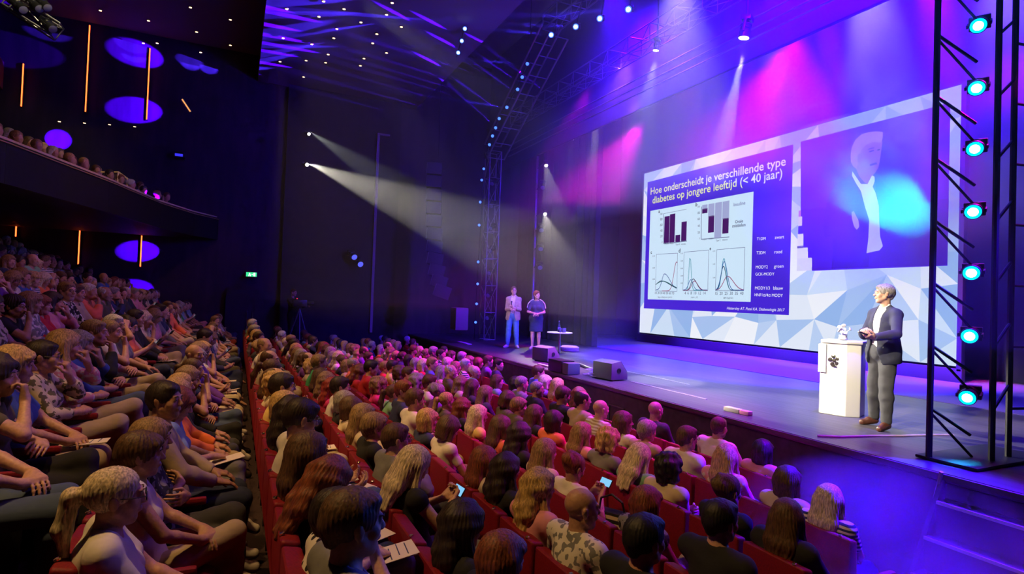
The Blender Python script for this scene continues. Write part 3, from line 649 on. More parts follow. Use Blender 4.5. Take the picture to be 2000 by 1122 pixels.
# orange neon strips on the side wall, two storeys of three
neon = emis('orange_neon', (1.0, .10, .02), 5.5)
for i, (y, z0, z1, s) in enumerate(((-2.78, 3.28, 4.29, 'lower'), (-4.40, 3.20, 4.32, 'lower'), (-5.94, 4.0, 5.42, 'lower'), (-2.80, 8.02, 10.34, 'upper'), (-4.41, 7.99, 10.71, 'upper'), (-5.97, 7.88, 9.18, 'upper'))):
    t = thing('neon_strip', 'orange light strip %s in the %s trio on the side wall' % (('nearest the exit sign', 'between two others', 'farthest from the exit sign')[i % 3], s), 'light strip', (XW + .03, y, z0), group='orange light strips on the side wall')
    b = MB(); b.box((-.01, 0, (z1 - z0) / 2), (.04, .07, z1 - z0 + .04)); b.build('channel', M['dmetal'], t)
    b = MB(); b.tube((.02, 0, .01), (.02, 0, z1 - z0 - .01), .016, n=8); b.build('tube', neon, t)

# balcony with its people
t = thing('balcony', 'dark side balcony with a pale curved rail and a gold hand rail', 'balcony', (0, 0, 0))
A = [Vector((-8.5, -5.0, 5.1)), Vector((-12.34, -3.64, 5.1)), Vector((-15.6, -2.75, 5.1)), Vector((-18.75, -2.04, 5.1)), Vector((-20.6, -1.35, 5.1)), Vector((-21.7, -.7, 5.1))]
for nm, z0, z1, th, mm in (('parapet', 4.30, 5.02, .10, mat('dark_balcony_front', (.012, .008, .010), .6)), ('rail', 5.05, 5.09, .05, mat('pale_rail', (.75, .55, .42), .3)), ('rail_light', 4.98, 5.0, .12, mat('dim_gold_strip', (.4, .25, .12), .4))):
    b = MB()
    for p, q in zip(A, A[1:]):
        d = (q - p); n = Vector((-d.y, d.x, 0)).normalized() * -th; b.prism([(p.x, p.y, z0), (q.x, q.y, z0), (q.x, q.y, z1), (p.x, p.y, z1)], (n.x, n.y, 0))
    b.build(nm, mm, t)
b = MB(); b.prism([(p.x, p.y, 4.3) for p in A] + [(XW + .15, -9.4, 4.3), (-8.5, -9.4, 4.3)], (0, 0, .15)); b.build('soffit', mat('dark_soffit', (.014, .008, .010), .7), t)
b = MB(); G = [W(178, 336, 'z', 5.6), W(231, 336, 'z', 5.6), W(249, 349, 'z', 5.6)]; b.path([tuple(g) for g in G], .02)
for g in G: b.tube(g, (g.x, g.y, 4.5), .015)
b.build('hand_rail', mat('glowing_gold_rail', (.9, .6, .2), .3, .6, emit=(.9, .5, .15), strength=.12), t)  # faint emission brightens the rail, which is no lamp
b = MB(); b.prism([(-8.5, -6.4, 8.3), (-14.5, -4.9, 8.3), (-19.5, -6.2, 8.3), (XW + .1, -6.4, 8.3), (XW + .1, -9.4, 8.3), (-8.5, -9.4, 8.3)], (0, 0, .8)); o = b.build('upper_balcony', mat('dark_purple_front', (.06, .025, .05), .6)); tag(o, 'dark front edge of the upper balcony in the top corner', 'balcony')
# exit sign and the dark double door under it
t = thing('exit_sign', 'small green emergency exit sign glowing on the dark side wall', 'sign', (XW + .32, .46, 3.19))
b = MB(); b.box((0, 0, 0), (.05, .36, .17)); b.build('case', M['housing'], t, bevel=.008)
b = MB(); b.box((.028, 0, 0), (.006, .33, .145)); pn = b.build('panel', emis('green_sign', (.05, .75, .30), 1.2), t)
b = MB(); b.box((.033, -.06, .035), (.003, .035, .035)); b.box((.033, -.055, -.005), (.003, .05, .05)); b.box((.033, -.08, -.04), (.003, .022, .05)); b.box((.033, -.03, -.04), (.003, .022, .05)); b.box((.033, .09, .0), (.003, .055, .12)); b.box((.033, .03, 0), (.003, .05, .018)); b.build('running_figure', emis('sign_white', (.85, 1, .9), 1.6), pn)
b = MB(); b.box((XW + .33, .46, 1.55), (.05, 1.5, 2.2)); dr = struct('door_1', b, mat('black_door', (.016, .014, .018), .5))
for s in (-.09, .09):
    b = MB(); b.tube((XW + .40, .46 + s, 1.35), (XW + .40, .46 + s, 1.95), .016); b.build('door_handle', M['chrome'], dr)

# ------------------------------------------------------------------ cloths
def drape(name, x0, x1, y, z0, z1, m, n=None, a=.07, ny=1):
    """a hanging cloth with folds, given thickness"""
    n = n or int(abs(x1 - x0) * 9); b = MB(); vs = []; fs = []
    for th in (0, .03):
        for zz in (z0, z1):
            for i in range(n + 1):
                u = i / n; vs.append((x0 + (x1 - x0) * u, y + th + a * math.sin(i * 1.9 + .8 * math.sin(i * .37)) * (1 if zz == z0 else .8), zz))
    N = n + 1
    for i in range(n): fs += [(i, i + 1, N + i + 1, N + i), (2 * N + i + 1, 2 * N + i, 3 * N + i, 3 * N + i + 1), (i + 1, i, 2 * N + i, 2 * N + i + 1), (N + i, N + i + 1, 3 * N + i + 1, 3 * N + i)]
    b.add(vs, fs); return b.build(name, m, smooth=True)
bk = mat('dark_backcloth', (.10, .085, .11), .9, bump=(10, .1))
tag(drape('backcloth', -21.5, 3, 15.6, STZ, 12.2, bk, a=.012), 'wide dark cloth hanging behind and above the projection screen', 'curtain')
tag(drape('leg_curtain', -21.4, -15.5, 10.45, STZ, 9.6, mat('charcoal_leg_cloth', (.030, .028, .034), .9, var=.2, bump=(8, .2)), a=.06), 'tall black side curtain behind the couple and the round table', 'curtain')
tag(drape('wing_curtain', -1.2, 3.8, 8.6, STZ, 9.6, mat('black_wing_cloth', (.012, .012, .018), .9), a=.10), 'black side curtain in the wing behind the near light tower', 'curtain')
tag(drape('border_curtain', -21.4, 3, 9.0, 7.55, 12.2, mat('border_cloth', (.09, .085, .11), .9), a=.012), 'dark horizontal border cloth hung above the stage opening', 'curtain')
b = MB(); b.tube((-21.4, 8.98, 7.55), (3, 8.98, 7.55), .025); tag(b.build('border_batten', M['dmetal']), 'thin batten along the lower edge of the border cloth', 'pipe')

# ------------------------------------------------------------------ projection screen and the picture on it
YS = 14.0
def sc(px, py, k=0): p = W(px, py, 'y', YS); return Vector((p.x, YS - .004 * k, p.z))
scr = thing('projection_screen', 'huge projection screen showing a lecture slide and a live camera picture', 'screen', (-12.4, YS, 1.5))
SO = Vector((-12.4, YS, 1.5))
def lin(r, g, b_): return tuple((c / 255 / 12.92 if c <= 10 else ((c / 255 + .055) / 1.055) ** 2.4) for c in (r, g, b_))
EM = {}
def em(r, g, b_, s=1.0):
    k = (r, g, b_, s)
    if k not in EM: EM[k] = emis('screen_light_%d_%d_%d' % (r, g, b_), lin(r, g, b_), s)
    return EM[k]
def flat(name, pts, col, k, parent, s=1.0):
    b = MB(); P = [q - SO for q in pts]; b.add(P, [tuple(range(len(P)))]); return b.build(name, em(*col, s), parent)
def rect(name, x0, z0, x1, z1, col, k, parent, s=1.0):
    return flat(name, [Vector((x0, YS - .004 * k, z0)), Vector((x1, YS - .004 * k, z0)), Vector((x1, YS - .004 * k, z1)), Vector((x0, YS - .004 * k, z1))], col, k, parent, s)
def text(name, s, p0, p1, col, parent, k=5, italic=False, bold=.0, hs=1.0):
    c = bpy.data.curves.new('t', 'FONT'); c.body = s; c.size = 1; c.offset = bold; c.resolution_u = 3; c.shear = .25 if italic else 0
    o = bpy.data.objects.new('t', c); COL.objects.link(o); bpy.context.view_layer.update()
    me = bpy.data.meshes.new_from_object(o.evaluated_get(bpy.context.evaluated_depsgraph_get())); bpy.data.objects.remove(o)
    n = len(me.vertices); co = np.zeros(n * 3, np.float32); me.vertices.foreach_get('co', co); co = co.reshape(-1, 3); x0, x1 = co[:, 0].min(), co[:, 0].max()
    d = p1 - p0; sx = d.length / (x1 - x0); out = np.array([list(p0 - SO + d * ((x - x0) / (x1 - x0)) + Vector((0, 0, y * sx * hs))) for x, y, z in co]); out[:, 1] = -.004 * k
    me.vertices.foreach_set('co', out.astype(np.float32).ravel()); me.materials.clear(); me.materials.append(em(*col)); me.name = name
    return link(name, me, parent)
b = MB(); b.box((0, .05, 3.09), (10.76, .08, 6.12)); b.build('panel', M['black'], scr)
b = MB(); b.box((0, .02, -.14), (11.0, .14, .30)); b.box((-5.44, .02, 3.1), (.10, .14, 6.3)); b.box((5.44, .02, 3.1), (.10, .14, 6.3)); b.box((0, .02, 6.2), (11.0, .14, .08)); b.build('frame', mat('charcoal_screen_frame', (.05, .048, .052), .6), scr, bevel=.01)
X0, X1, Z0, Z1 = -17.78, -7.02, 1.56, 7.66
bg = rect('background_picture', X0, Z0, X1, Z1, (196, 214, 240), 0, scr)
rr = random.Random(5); gx = 12; gz = 7; cols = [(206, 224, 248), (168, 196, 240), (226, 234, 250), (186, 208, 244), (240, 243, 252), (150, 184, 236)]
gp = [[(X0 + (X1 - X0) * min(1, max(0, (i + (rr.uniform(-.32, .32) if 0 < i < gx else 0)) / gx)), Z0 + (Z1 - Z0) * min(1, max(0, (j + (rr.uniform(-.32, .32) if 0 < j < gz else 0)) / gz))) for j in range(gz + 1)] for i in range(gx + 1)]
by = {}
for i in range(gx):
    for j in range(gz):
        a, b_, c, d = gp[i][j], gp[i + 1][j], gp[i + 1][j + 1], gp[i][j + 1]
        for tri in (((a, b_, c), (a, c, d)) if rr.random() < .5 else ((a, b_, d), (b_, c, d))): by.setdefault(rr.randrange(6), []).append(tri)
for q, tl in by.items():
    b = MB()
    for tri in tl: b.add([Vector((x, YS - .002, z)) - SO for x, z in tri], [(0, 1, 2)])
    o = b.build('facets', em(*cols[q]), bg); o['kind'] = 'stuff'
Z_ = lambda X, Y, k=2: sc(1220 + X / 2.953, 260 + Y / 2.953, k)     # the slide, read off one close view
V_ = lambda X, Y, k=2: sc(1540 + X / 2.804, 160 + Y / 2.804, k)     # the camera picture
SL = (-17.565, -11.2, 2.485, 7.30)
slide = rect('slide', SL[0], SL[2], SL[1], SL[3], (66, 34, 214), 1, scr)
text('title_text', 'Hoe onderscheidt je verschillende type', Z_(152, 357), Z_(932, 186), (248, 248, 170), slide, bold=.011)
text('title_text', 'diabetes op jongere leeftijd (< 40 jaar)', Z_(163, 408), Z_(912, 254), (238, 246, 150), slide, bold=.011)
pa, pb = Z_(150, 450), Z_(727, 975); pr = Z_(745, 340)
chart = rect('chart_panel', pa.x, pb.z, pr.x, pa.z, (206, 232, 252), 2, slide)
chart.location.y = -.004
def bar(x0, y0, x1, y1, col): 
    a, c = Z_(x0, y0, 4), Z_(x1, y1, 4); rect('bar', a.x, c.z, c.x, a.z, col, 4, chart)
for x0, y0, x1, y1 in ((233, 483, 258, 633), (264, 470, 290, 630), (296, 590, 322, 627), (331, 514, 358, 622)): bar(x0, y0, x1, y1, (64, 14, 92))
for x0, y0, x1, y1 in ((450, 417, 480, 438), (486, 411, 519, 480), (525, 404, 559, 604), (568, 397, 604, 494)): bar(x0, y0, x1, y1, (160, 168, 212))
for x0, y0, x1, y1 in ((450, 438, 480, 461), (486, 480, 517, 573), (568, 494, 601, 578)): bar(x0, y0, x1, y1, (64, 14, 92))
def line(pts, col, wd=.012, name='curve_line', k=4):
    P = [Z_(x, y, k) for x, y in pts]; b = MB()
    for p, q in zip(P, P[1:]):
        d = (q - p).normalized(); n = Vector((-d.z, 0, d.x)) * wd; b.add([p - n - SO, q - n - SO, q + n - SO, p + n - SO], [(0, 1, 2, 3)])
    return b.build(name, em(*col), chart)
AX = (84, 92, 140)
line([(228, 465), (228, 640), (362, 624)], AX, name='axis'); line([(228, 466), (360, 440)], AX, .006, name='axis')
line([(446, 425), (444, 614), (606, 600)], AX, name='axis')
for a in ([(186, 700), (180, 912), (304, 914), (308, 694), (186, 700)], [(346, 688), (338, 910), (482, 910), (488, 676), (346, 688)], [(534, 674), (526, 910), (690, 910), (696, 660), (534, 674)]): line(a, AX, .007, name='axis')
def gauss(x0, x1, base, pk, wd, h, n=26, sk=1.0): return [(x0 + (x1 - x0) * i / n, base - h * math.exp(-((x0 + (x1 - x0) * i / n - pk) / (wd * (sk if x0 + (x1 - x0) * i / n > pk else 1))) ** 2)) for i in range(n + 1)]
for a, c in ((gauss(182, 302, 905, 232, 20, 92, sk=2.2), (44, 74, 150)), (gauss(182, 302, 904, 214, 42, 50, sk=1.6), (20, 60, 74)), (gauss(218, 306, 912, 302, 22, 168), (150, 30, 92)), (gauss(182, 302, 900, 225, 60, 44), (40, 110, 110)),
             (gauss(340, 480, 908, 380, 9, 198), (56, 150, 168)), (gauss(340, 480, 908, 398, 18, 66, sk=1.6), (30, 30, 70)), (gauss(340, 480, 908, 404, 20, 54, sk=1.4), (140, 30, 92)), (gauss(340, 480, 906, 384, 18, 60), (50, 90, 170)),
             (gauss(528, 690, 907, 575, 18, 186), (50, 150, 180)), (gauss(528, 690, 907, 573, 20, 140), (20, 50, 80)), (gauss(528, 690, 907, 596, 32, 80, sk=1.5), (150, 40, 100)), (gauss(528, 690, 907, 577, 24, 166), (50, 90, 170))): line(a, c)
for s, x0, x1, y0, y1 in (('a', 198, 206, 462, 461), ('b', 412, 422, 424, 422), ('c', 153, 160, 697, 697), ('d', 314, 324, 690, 689), ('e', 493, 502, 676, 675)): text('chart_text', s, Z_(x0, y0), Z_(x1, y1), (10, 10, 30), chart, bold=.02)
text('chart_text', 'Insuline', Z_(632, 424), Z_(699, 412), (110, 118, 168), chart, bold=.01); text('chart_text', 'Orale', Z_(640, 522), Z_(686, 516), (30, 30, 90), chart, bold=.01); text('chart_text', 'middelen', Z_(624, 546), Z_(700, 538), (30, 30, 90), chart, bold=.01)
for s, x0, y0, x1, y1 in (('Age at diagnosis (years)', 194, 951, 276, 951), ('HbA1c (%)', 386, 953, 424, 952), ('BMI (kg/m2)', 574, 957, 628, 956), ('T1DM  MODY', 234, 645, 290, 641), ('Type 2', 296, 648, 322, 646), ('diabetes', 328, 646, 356, 644), ('T1DM', 450, 620, 474, 618), ('MODY', 488, 616, 514, 613), ('Type 2', 528, 626, 556, 623), ('diabetes', 566, 622, 598, 618), ('10 20 30 40 50 60 70', 178, 930, 288, 932), ('4  6  8  10  12  14', 348, 932, 470, 932), ('15  20  25  30  35  40', 526, 934, 688, 934)):
    text('chart_text', s, Z_(x0, y0), Z_(x1, y1), (26, 26, 80), chart)
for x, ys in ((208, (470, 502, 535, 568, 600, 632)), (424, (428, 465, 500, 540, 578, 610)), (164, (712, 780, 845)), (326, (697, 740, 783, 826, 868)), (512, (683, 758, 836))):
    for i, y in enumerate(ys): text('chart_text', ('100', '80', '60', '40', '20', '0')[i] if len(ys) == 6 else '0.%02d' % (10 - 2 * i), Z_(x + (9 if len(ys) == 6 and i == 5 else 0), y + 3), Z_(x + 13, y + 2), (26, 26, 80), chart)
for s, x0, y0, x1, y1 in (('T1DM', 765, 620, 816, 617), ('zwart', 868, 612, 922, 608), ('T2DM', 763, 700, 814, 699), ('rood', 866, 696, 911, 694), ('MODY2', 759, 783, 828, 781), ('groen', 864, 779, 919, 777), ('GCK-MODY', 757, 823, 866, 822), ('MODY1/3', 755, 903, 840, 904), ('blauw', 860, 904, 916, 905), ('HNF1\u03b1/4\u03b1 MODY', 752, 942, 915, 947)):
    text('slide_text', s, Z_(x0, y0), Z_(x1, y1), (250, 250, 255), slide)
text('slide_text', 'Hattersley AT. Patel KA. Diabetologia 2017', Z_(592, 1018), Z_(926, 1030), (245, 245, 255), slide, italic=True)
# live camera picture of a speaker
pc = [V_(68, 328), V_(888, 115), V_(872, 1008), V_(130, 1036), V_(130, 968), V_(108, 968), V_(108, 912), V_(84, 912), V_(84, 840), V_(68, 840)]
live = flat('camera_picture', [Vector((p.x, YS - .008, p.z)) for p in pc], (78, 38, 216), 2, scr)
def patch(name, pts, col, k): return flat(name, [V_(x, y, k) for x, y in pts], col, k, live)
patch('dark_backdrop', [(72, 700), (880, 640), (872, 1004), (130, 1032), (130, 968), (108, 968), (108, 912), (84, 912), (84, 840), (70, 840)], (62, 24, 176), 3)
patch('jacket_picture', [(352, 500), (300, 540), (250, 575), (222, 630), (205, 710), (190, 795), (200, 850), (240, 850), (245, 930), (238, 1024), (440, 1016), (450, 900), (445, 760), (420, 680), (395, 600)], (46, 18, 138), 4)
patch('jacket_picture', [(475, 530), (520, 560), (560, 600), (580, 700), (560, 800), (520, 880), (505, 780), (498, 680), (480, 600)], (50, 20, 146), 4)
patch('shirt_picture', [(352, 490), (350, 515), (372, 556), (400, 600), (420, 680), (445, 760), (440, 860), (430, 940), (470, 930), (500, 925), (520, 900), (505, 850), (500, 760), (498, 680), (480, 610), (464, 575), (475, 545), (474, 520), (460, 512), (436, 560), (400, 560), (372, 520)], (214, 222, 255), 5)
patch('face_picture', [(385, 380), (378, 430), (375, 480), (392, 520), (420, 552), (436, 560), (455, 520), (478, 500), (496, 470), (502, 440), (508, 405), (512, 375), (518, 330), (505, 300), (440, 300), (400, 330)], (156, 98, 216), 6)
patch('hair_picture', [(345, 440), (344, 400), (352, 355), (372, 315), (405, 288), (445, 276), (490, 272), (520, 276), (520, 310), (508, 335), (470, 330), (430, 345), (405, 370), (395, 410), (385, 450), (376, 478), (356, 462)], (176, 130, 236), 7)
patch('ear_picture', [(384, 398), (398, 396), (402, 430), (392, 450), (382, 436)], (140, 84, 205), 8)
patch('eye_picture', [(446, 380), (472, 374), (474, 380), (448, 388)], (60, 30, 130), 8); patch('eye_picture', [(490, 372), (506, 368), (506, 376), (490, 378)], (60, 30, 130), 8)
patch('brow_picture', [(440, 368), (474, 360), (474, 364), (442, 373)], (70, 40, 130), 8); patch('mouth_picture', [(448, 452), (486, 442), (490, 452), (452, 462)], (80, 30, 120), 8)
patch('hand_picture', [(350, 715), (362, 708), (372, 730), (388, 760), (392, 795), (378, 812), (362, 790), (352, 750)], (190, 176, 250), 8)
for x, y, x1, y1, c in ((58, 706, 70, 740, (200, 120, 200)), (56, 740, 76, 790, (228, 226, 240)), (56, 790, 78, 835, (40, 30, 80)), (52, 835, 82, 905, (232, 230, 240)), (50, 900, 84, 912, (60, 50, 90)), (50, 912, 106, 968, (224, 224, 236)), (50, 968, 127, 1034, (216, 216, 230))):
    a, c_ = V_(x, y, 4), V_(x1, y1, 4); rect('lectern_picture', a.x, c_.z, c_.x, a.z, c, 4, live)
# ------------------------------------------------------------------ trusses, towers, lamps
def truss(name, label, p, q, w=.30, seg=.5, up=Vector((0, 0, 1)), group=None, m=None, r=.022, ladder=False):
    p, q = Vector(p), Vector(q); d = (q - p); L = d.length; d.normalize(); a = d.cross(up).normalized() if abs(d.dot(up)) < .9 else d.cross(Vector((0, 1, 0))).normalized(); c = d.cross(a).normalized()
    t = thing(name, label, 'truss', p, 0, group); m = m or M['metal']; cs = [a * (w / 2) + c * (w / 2), a * (-w / 2) + c * (w / 2), a * (-w / 2) - c * (w / 2), a * (w / 2) - c * (w / 2)]
    for o in cs: MB().tube(o, o + d * L, r).build('chord', m, t)
    n = max(1, int(L / seg))
    for i in range(n + 1):
        s = d * (L * i / n)
        for k in range(4):
            if ladder and k % 2: continue
            MB().tube(cs[k] + s, cs[(k + 1) % 4] + s, r * .55, n=6).build('rung', m, t)
            if i < n and not ladder: MB().tube(cs[k] + s, cs[(k + 1) % 4] + d * (L * (i + 1) / n), r * .55, n=6).build('brace', m, t)
    return t
truss('lattice_tower', 'tall lattice tower standing left of the couple at the far stage end', (-18.35, 7.9, STZ + .03), (-18.35, 7.9, 7.75), .42, .85)
truss('lattice_truss', 'ladder-like truss climbing from the far tower up to the ceiling rig', (-18.3, 7.9, 7.75), (-14.2, 7.9, 10.35), .62, .62, ladder=True, r=.028)
truss('lattice_truss', 'blue-lit truss running above the stage from the ladder truss towards the near side', (-14.2, 7.7, 10.5), (-3.4, 7.7, 10.5), .45, .75)
truss('lattice_truss', 'long blue-lit truss in front of the border cloth, above the three pipes', (-17.5, 8.3, 8.75), (-3.0, 8.3, 8.75), .40, .8, r=.016)
for i, z in enumerate((7.72, 7.90, 8.10)): tag(MB().tube((-18.5, 8.55, z), (-2, 8.55, z), .022).build('rig_pipe', M['metal']), 'straight blue-lit rig pipe above the stage opening, %s of three' % ('lowest', 'middle', 'highest')[i], 'pipe', 'rig pipes')
# near tower: one face open to the hall
t = thing('light_tower', 'near dark lattice tower carrying a column of cyan lamps', 'truss', (-3.39, 6.34, STZ), 0)
ch = [(-3.40, 6.32), (-3.10, 6.82), (-3.12, 7.18), (-3.05, 7.50)]
for x, y in ch: MB().tube((x + 3.39, y - 6.34, .02), (x + 3.39, y - 6.34, 7.8), .030).build('chord', M['dmetal'], t)
for k in range(12):
    z = .52 + k * .63
    MB().tube((-.01, -.02, z), (.16, .36, z - .26), .016).build('brace', M['dmetal'], t); MB().tube((-.01, -.02, z - .04), (.16, .40, z - .48), .013).build('brace', M['dmetal'], t)
    MB().tube((.29, .48, z), (.27, .84, z + .25), .016).build('brace', M['dmetal'], t); MB().tube((.27, .84, z), (.34, 1.16, z), .014).build('rung', M['dmetal'], t)
MB().box((.15, .60, .02), (.55, 1.3, .03)).build('base_plate', M['dmetal'], t, bevel=.01)
lens_c = emis('cyan_lens', (.0, .55, 1.0), 3.2); lens_w = emis('white_hot_lens', (.75, .97, 1.0), 9); lens_b = emis('blue_lens', (.06, .17, 1.0), 2.6); lens_y = emis('warm_white_lens', (1.0, .93, .75), 14)
_ml = {}
def moving_light(label, loc, aim, s, lens, group, core=None, cat='stage light', pole=None):
    """moving-head lamp: base, yoke, head with cooling ribs, lens"""
    t = thing('stage_light', label, cat, loc, 0, group); key = (lens.name, core and core.name)
    if key not in _ml:
        b = MB(); b.lathe((0, 0, 0), [(.085, -.16), (.105, -.15), (.11, -.06), (.095, -.05), (.095, -.03), (.108, -.02), (.112, .10), (.108, .125), (.098, .125)], 24)
        for z in (-.13, -.11, -.09): b.lathe((0, 0, 0), [(.112, z - .005), (.116, z), (.112, z + .005)], 24)
        h = b.mesh('lamp_head', M['housing']); h.polygons.foreach_set('use_smooth', [False] * len(h.polygons))
        l = MB().lathe((0, 0, 0), [(.100, .118), (.098, .128), (.06, .136), (.002, .138)], 24).mesh('lens', lens, smooth=True)
        c = MB().lathe((0, 0, 0), [(.062, .138), (.03, .146), (.001, .148)], 20).mesh('bulb_glow', core, smooth=True) if core else None
        y = MB(); y.box((.135, 0, -.08), (.025, .05, .22)); y.box((-.135, 0, -.08), (.025, .05, .22)); y.box((0, 0, -.20), (.295, .06, .03)); y = y.mesh('yoke', M['housing'], bevel=.006)
        bs = MB().box((0, 0, -.255), (.26, .20, .09)).mesh('base', M['housing'], bevel=.012); _ml[key] = (h, l, c, y, bs)
    h, l, c, y, bs = _ml[key]; Q = (Vector(aim) - Vector(loc)).to_track_quat('Z', 'Y').to_matrix().to_4x4() @ Matrix.Scale(s, 4)
    ho = link('lamp_head', h, t); ho.matrix_local = Q
    for nm, me in (('lens', l), ('bulb_glow', c)):
        if me: o = link(nm, me, ho)
    for nm, me in (('yoke', y), ('base', bs)): o = link(nm, me, t); o.matrix_local = Q
    if pole:
        b0 = (Vector(aim) - Vector(loc)).normalized() * (-.25 * s); MB().tube(b0, pole, .018, n=8).build('clamp_arm', M['dmetal'], t)
    return t
FX = [5.63, 4.99, 4.37, 3.73, 3.11, 2.47, 1.86]; pos = ('highest', 'second from the top', 'third from the top', 'middle one', 'third from the bottom', 'second from the bottom', 'lowest')
for i, z in enumerate(FX):
    loc = Vector((-3.22 - .005 * i, 6.70, z)); aim = Vector((-.4, 0, 1.9)) if i < 6 else Vector((-1.6, 2.2, 1.2))
    moving_light('round cyan lamp on the near tower, %s of seven' % pos[i], loc, aim, .70, lens_c, 'cyan lamps on the near tower', lens_w)
for i, (px, py) in enumerate(((1077, 68), (1125, 52), (1172, 36), (1228, 18))):
    loc = W(px, py, 'y', 7.45); moving_light('small blue lamp on the upper truss, %s counted from the ladder truss' % ORD[i], loc, (-2, 0, 3), .72, lens_b, 'blue lamps on the upper truss', lens_w, pole=(0, .2, 10.45 - loc.z))
for i, (px, py) in enumerate(((1030, 125), (1020, 151), (1011, 175), (990, 210), (975, 232), (968, 250), (962, 266), (956, 283))):
    loc = W(px, py, 'y', 7.6); moving_light('small blue lamp beside the ladder truss, %s from its top' % ORD[i], loc, (-1, 0, 4), .5, lens_b, 'blue lamps beside the ladder truss', None)
for i, (px, py) in enumerate(((916, 30), (908, 56), (902, 80), (895, 103))):
    loc = W(px, py, 'y', 5.2); moving_light('small blue lamp high before the ladder truss, %s from the top' % ORD[i], loc, (-1, 0, 3), .55, lens_b, 'blue lamps in a row by the ceiling', lens_w)
for i, (px, py) in enumerate(((945, 330), (941, 352), (938, 395), (936, 440), (934, 512), (933, 555), (931, 594), (929, 630))):
    loc = W(px, py, 'y', 7.35); moving_light('small blue lamp in the dark column beside the far tower, %s from its top' % ORD[i], loc, (-2, 0, 3), .42, lens_b, 'blue lamps beside the far tower', None)
for nm_, P_x, yy in (('bent_pipe', ((1034, 118), (1020, 147), (1011, 171), (990, 206), (975, 228), (968, 246), (962, 262), (956, 279), (948, 310)), 7.68), ('short_pipe', ((920, 18), (916, 26), (908, 52), (902, 76), (895, 99), (892, 112)), 5.28)):
    q = [W(a, b_, 'y', yy) for a, b_ in P_x]; b = MB(); b.path([tuple(v) for v in q], .018, 6); b.tube(q[0], (q[0].x, q[0].y, 9.9 if yy < 6 else 12.4), .012); tag(b.build(nm_, M['dmetal']), 'thin dark pipe carrying the small blue lamps %s' % ('beside the ladder truss' if yy > 6 else 'high by the ceiling'), 'pipe')
MB_ = MB().tube(W(947, 300, 'y', 7.5), W(926, 668, 'y', 7.5), .02).build('lamp_pole', M['dmetal']); tag(MB_, 'thin pole carrying small blue lamps beside the far tower', 'pole')
moving_light('bright followspot on the side wall, lower of the pair', (XW + .8, 2.02, 7.06), (-4.6, 7.4, 2.6), .6, lens_y, 'followspots on the side wall', None, pole=(-.48, 0, 0))
moving_light('dimmer followspot on the side wall, upper of the pair', (XW + .8, 2.04, 8.14), (-8, 7.6, 2.2), .5, lens_y, 'followspots on the side wall', None, pole=(-.48, 0, 0))
moving_light('white lamp high beside the side curtain, upper of the pair', (-18.74, 10.2, 7.72), (-14.5, 9, 1.2), .6, lens_y, 'white lamps beside the side curtain', None, pole=(-.86, .1, 0))
moving_light('white lamp beside the side curtain, lower of the pair', (-18.69, 10.2, 5.89), (-13.6, 8.1, 1.2), .6, lens_y, 'white lamps beside the side curtain', None, pole=(-.86, .1, 0))
moving_light('white lamp shining straight down above the round table', (-16.89, 10.2, 8.25), (-16.9, 9.5, 1.2), .4, lens_y, 'white lamps above the stage', None, pole=(0, 0, 4.1))
moving_light('bright white lamp under the rig right of centre', W(1455, 62, 'y', 8.1), (-8.4, 7.6, 1.2), .9, lens_y, 'white lamps above the stage', None, pole=(0, 0, 3.3))
moving_light('faint white lamp under the rig above the border cloth', W(1282, 92, 'y', 8.1), (-11.0, 7.6, 1.2), .6, lens_y, 'white lamps above the stage', None, pole=(0, 0, 3.3))
# lamps and shapes inside the far tower (a column of darker heads)
for i in range(7):
    moving_light('unlit lamp hung inside the far lattice tower, %s from the floor' % ORD[i], (-18.30, 7.9, 2.0 + i * .78), (-16, 5, 1.0 + i * .5), .75, mat('unlit_lens', (.3, .3, .34), .1), 'unlit lamps inside the far tower', None)
tag(MB().tube((-19.6, 10.3, STZ), (-19.6, 10.3, 8.2), .045).build('boom_pole', mat('pinkish_steel', (.55, .45, .55), .4, .4)), 'tall straight steel pole rising behind the standing couple', 'pole')
for i, z in enumerate((6.9, 5.3, 4.6, 3.9)):
    moving_light('dark lamp on the boom pole, %s from the top' % ORD[i], (-18.75, 10.1, z), (-14, 8, 1.2), .9, mat('unlit_lens', (.3, .3, .34), .1), 'dark lamps on the boom pole', None, pole=(-.85, .2, 0))
# rigging in the top corner of the hall and two small lit devices on the side wall
truss('hall_truss', 'short dim truss with yellowish lamps in the top corner above the balcony', W(18, 2, 'x', -15.0), W(112, 62, 'x', -15.0), .30, .5)
for i, (px, py) in enumerate(((40, 14), (72, 12), (88, 10), (98, 52))): moving_light('yellowish lamp on the short corner truss, %s from the picture edge' % ORD[i], W(px, py, 'x', -14.8), (-10, 2, 2), .8, mat('unlit_lens', (.3, .3, .34), .1), 'lamps on the corner truss', None, pole=(-.2, 0, .1))
spot('corner_glow', (-13.2, -3.0, 9.6), W(70, 25, 'x', -15.0), 160, (1, .85, .45), 60, .5, .05)  # added spot that dimly lights the corner truss, no fixture of its own
a_, b_ = W(356, 195, 'x', XW + .5), W(372, 219, 'x', XW + .5); t = thing('tilted_light_bar', 'small tilted orange light bar high on the dark side wall', 'light', a_)
MB().tube((0, 0, 0), b_ - a_, .05).build('bar', M['housing'], t); MB().tube((.06, 0, 0), b_ - a_ + Vector((.06, 0, 0)), .022).build('tube', emis('dim_orange', (1, .38, .12), 1.1), t); MB().tube((0, 0, 0), (-.45, 0, .02), .02).build('bracket', M['dmetal'], t)
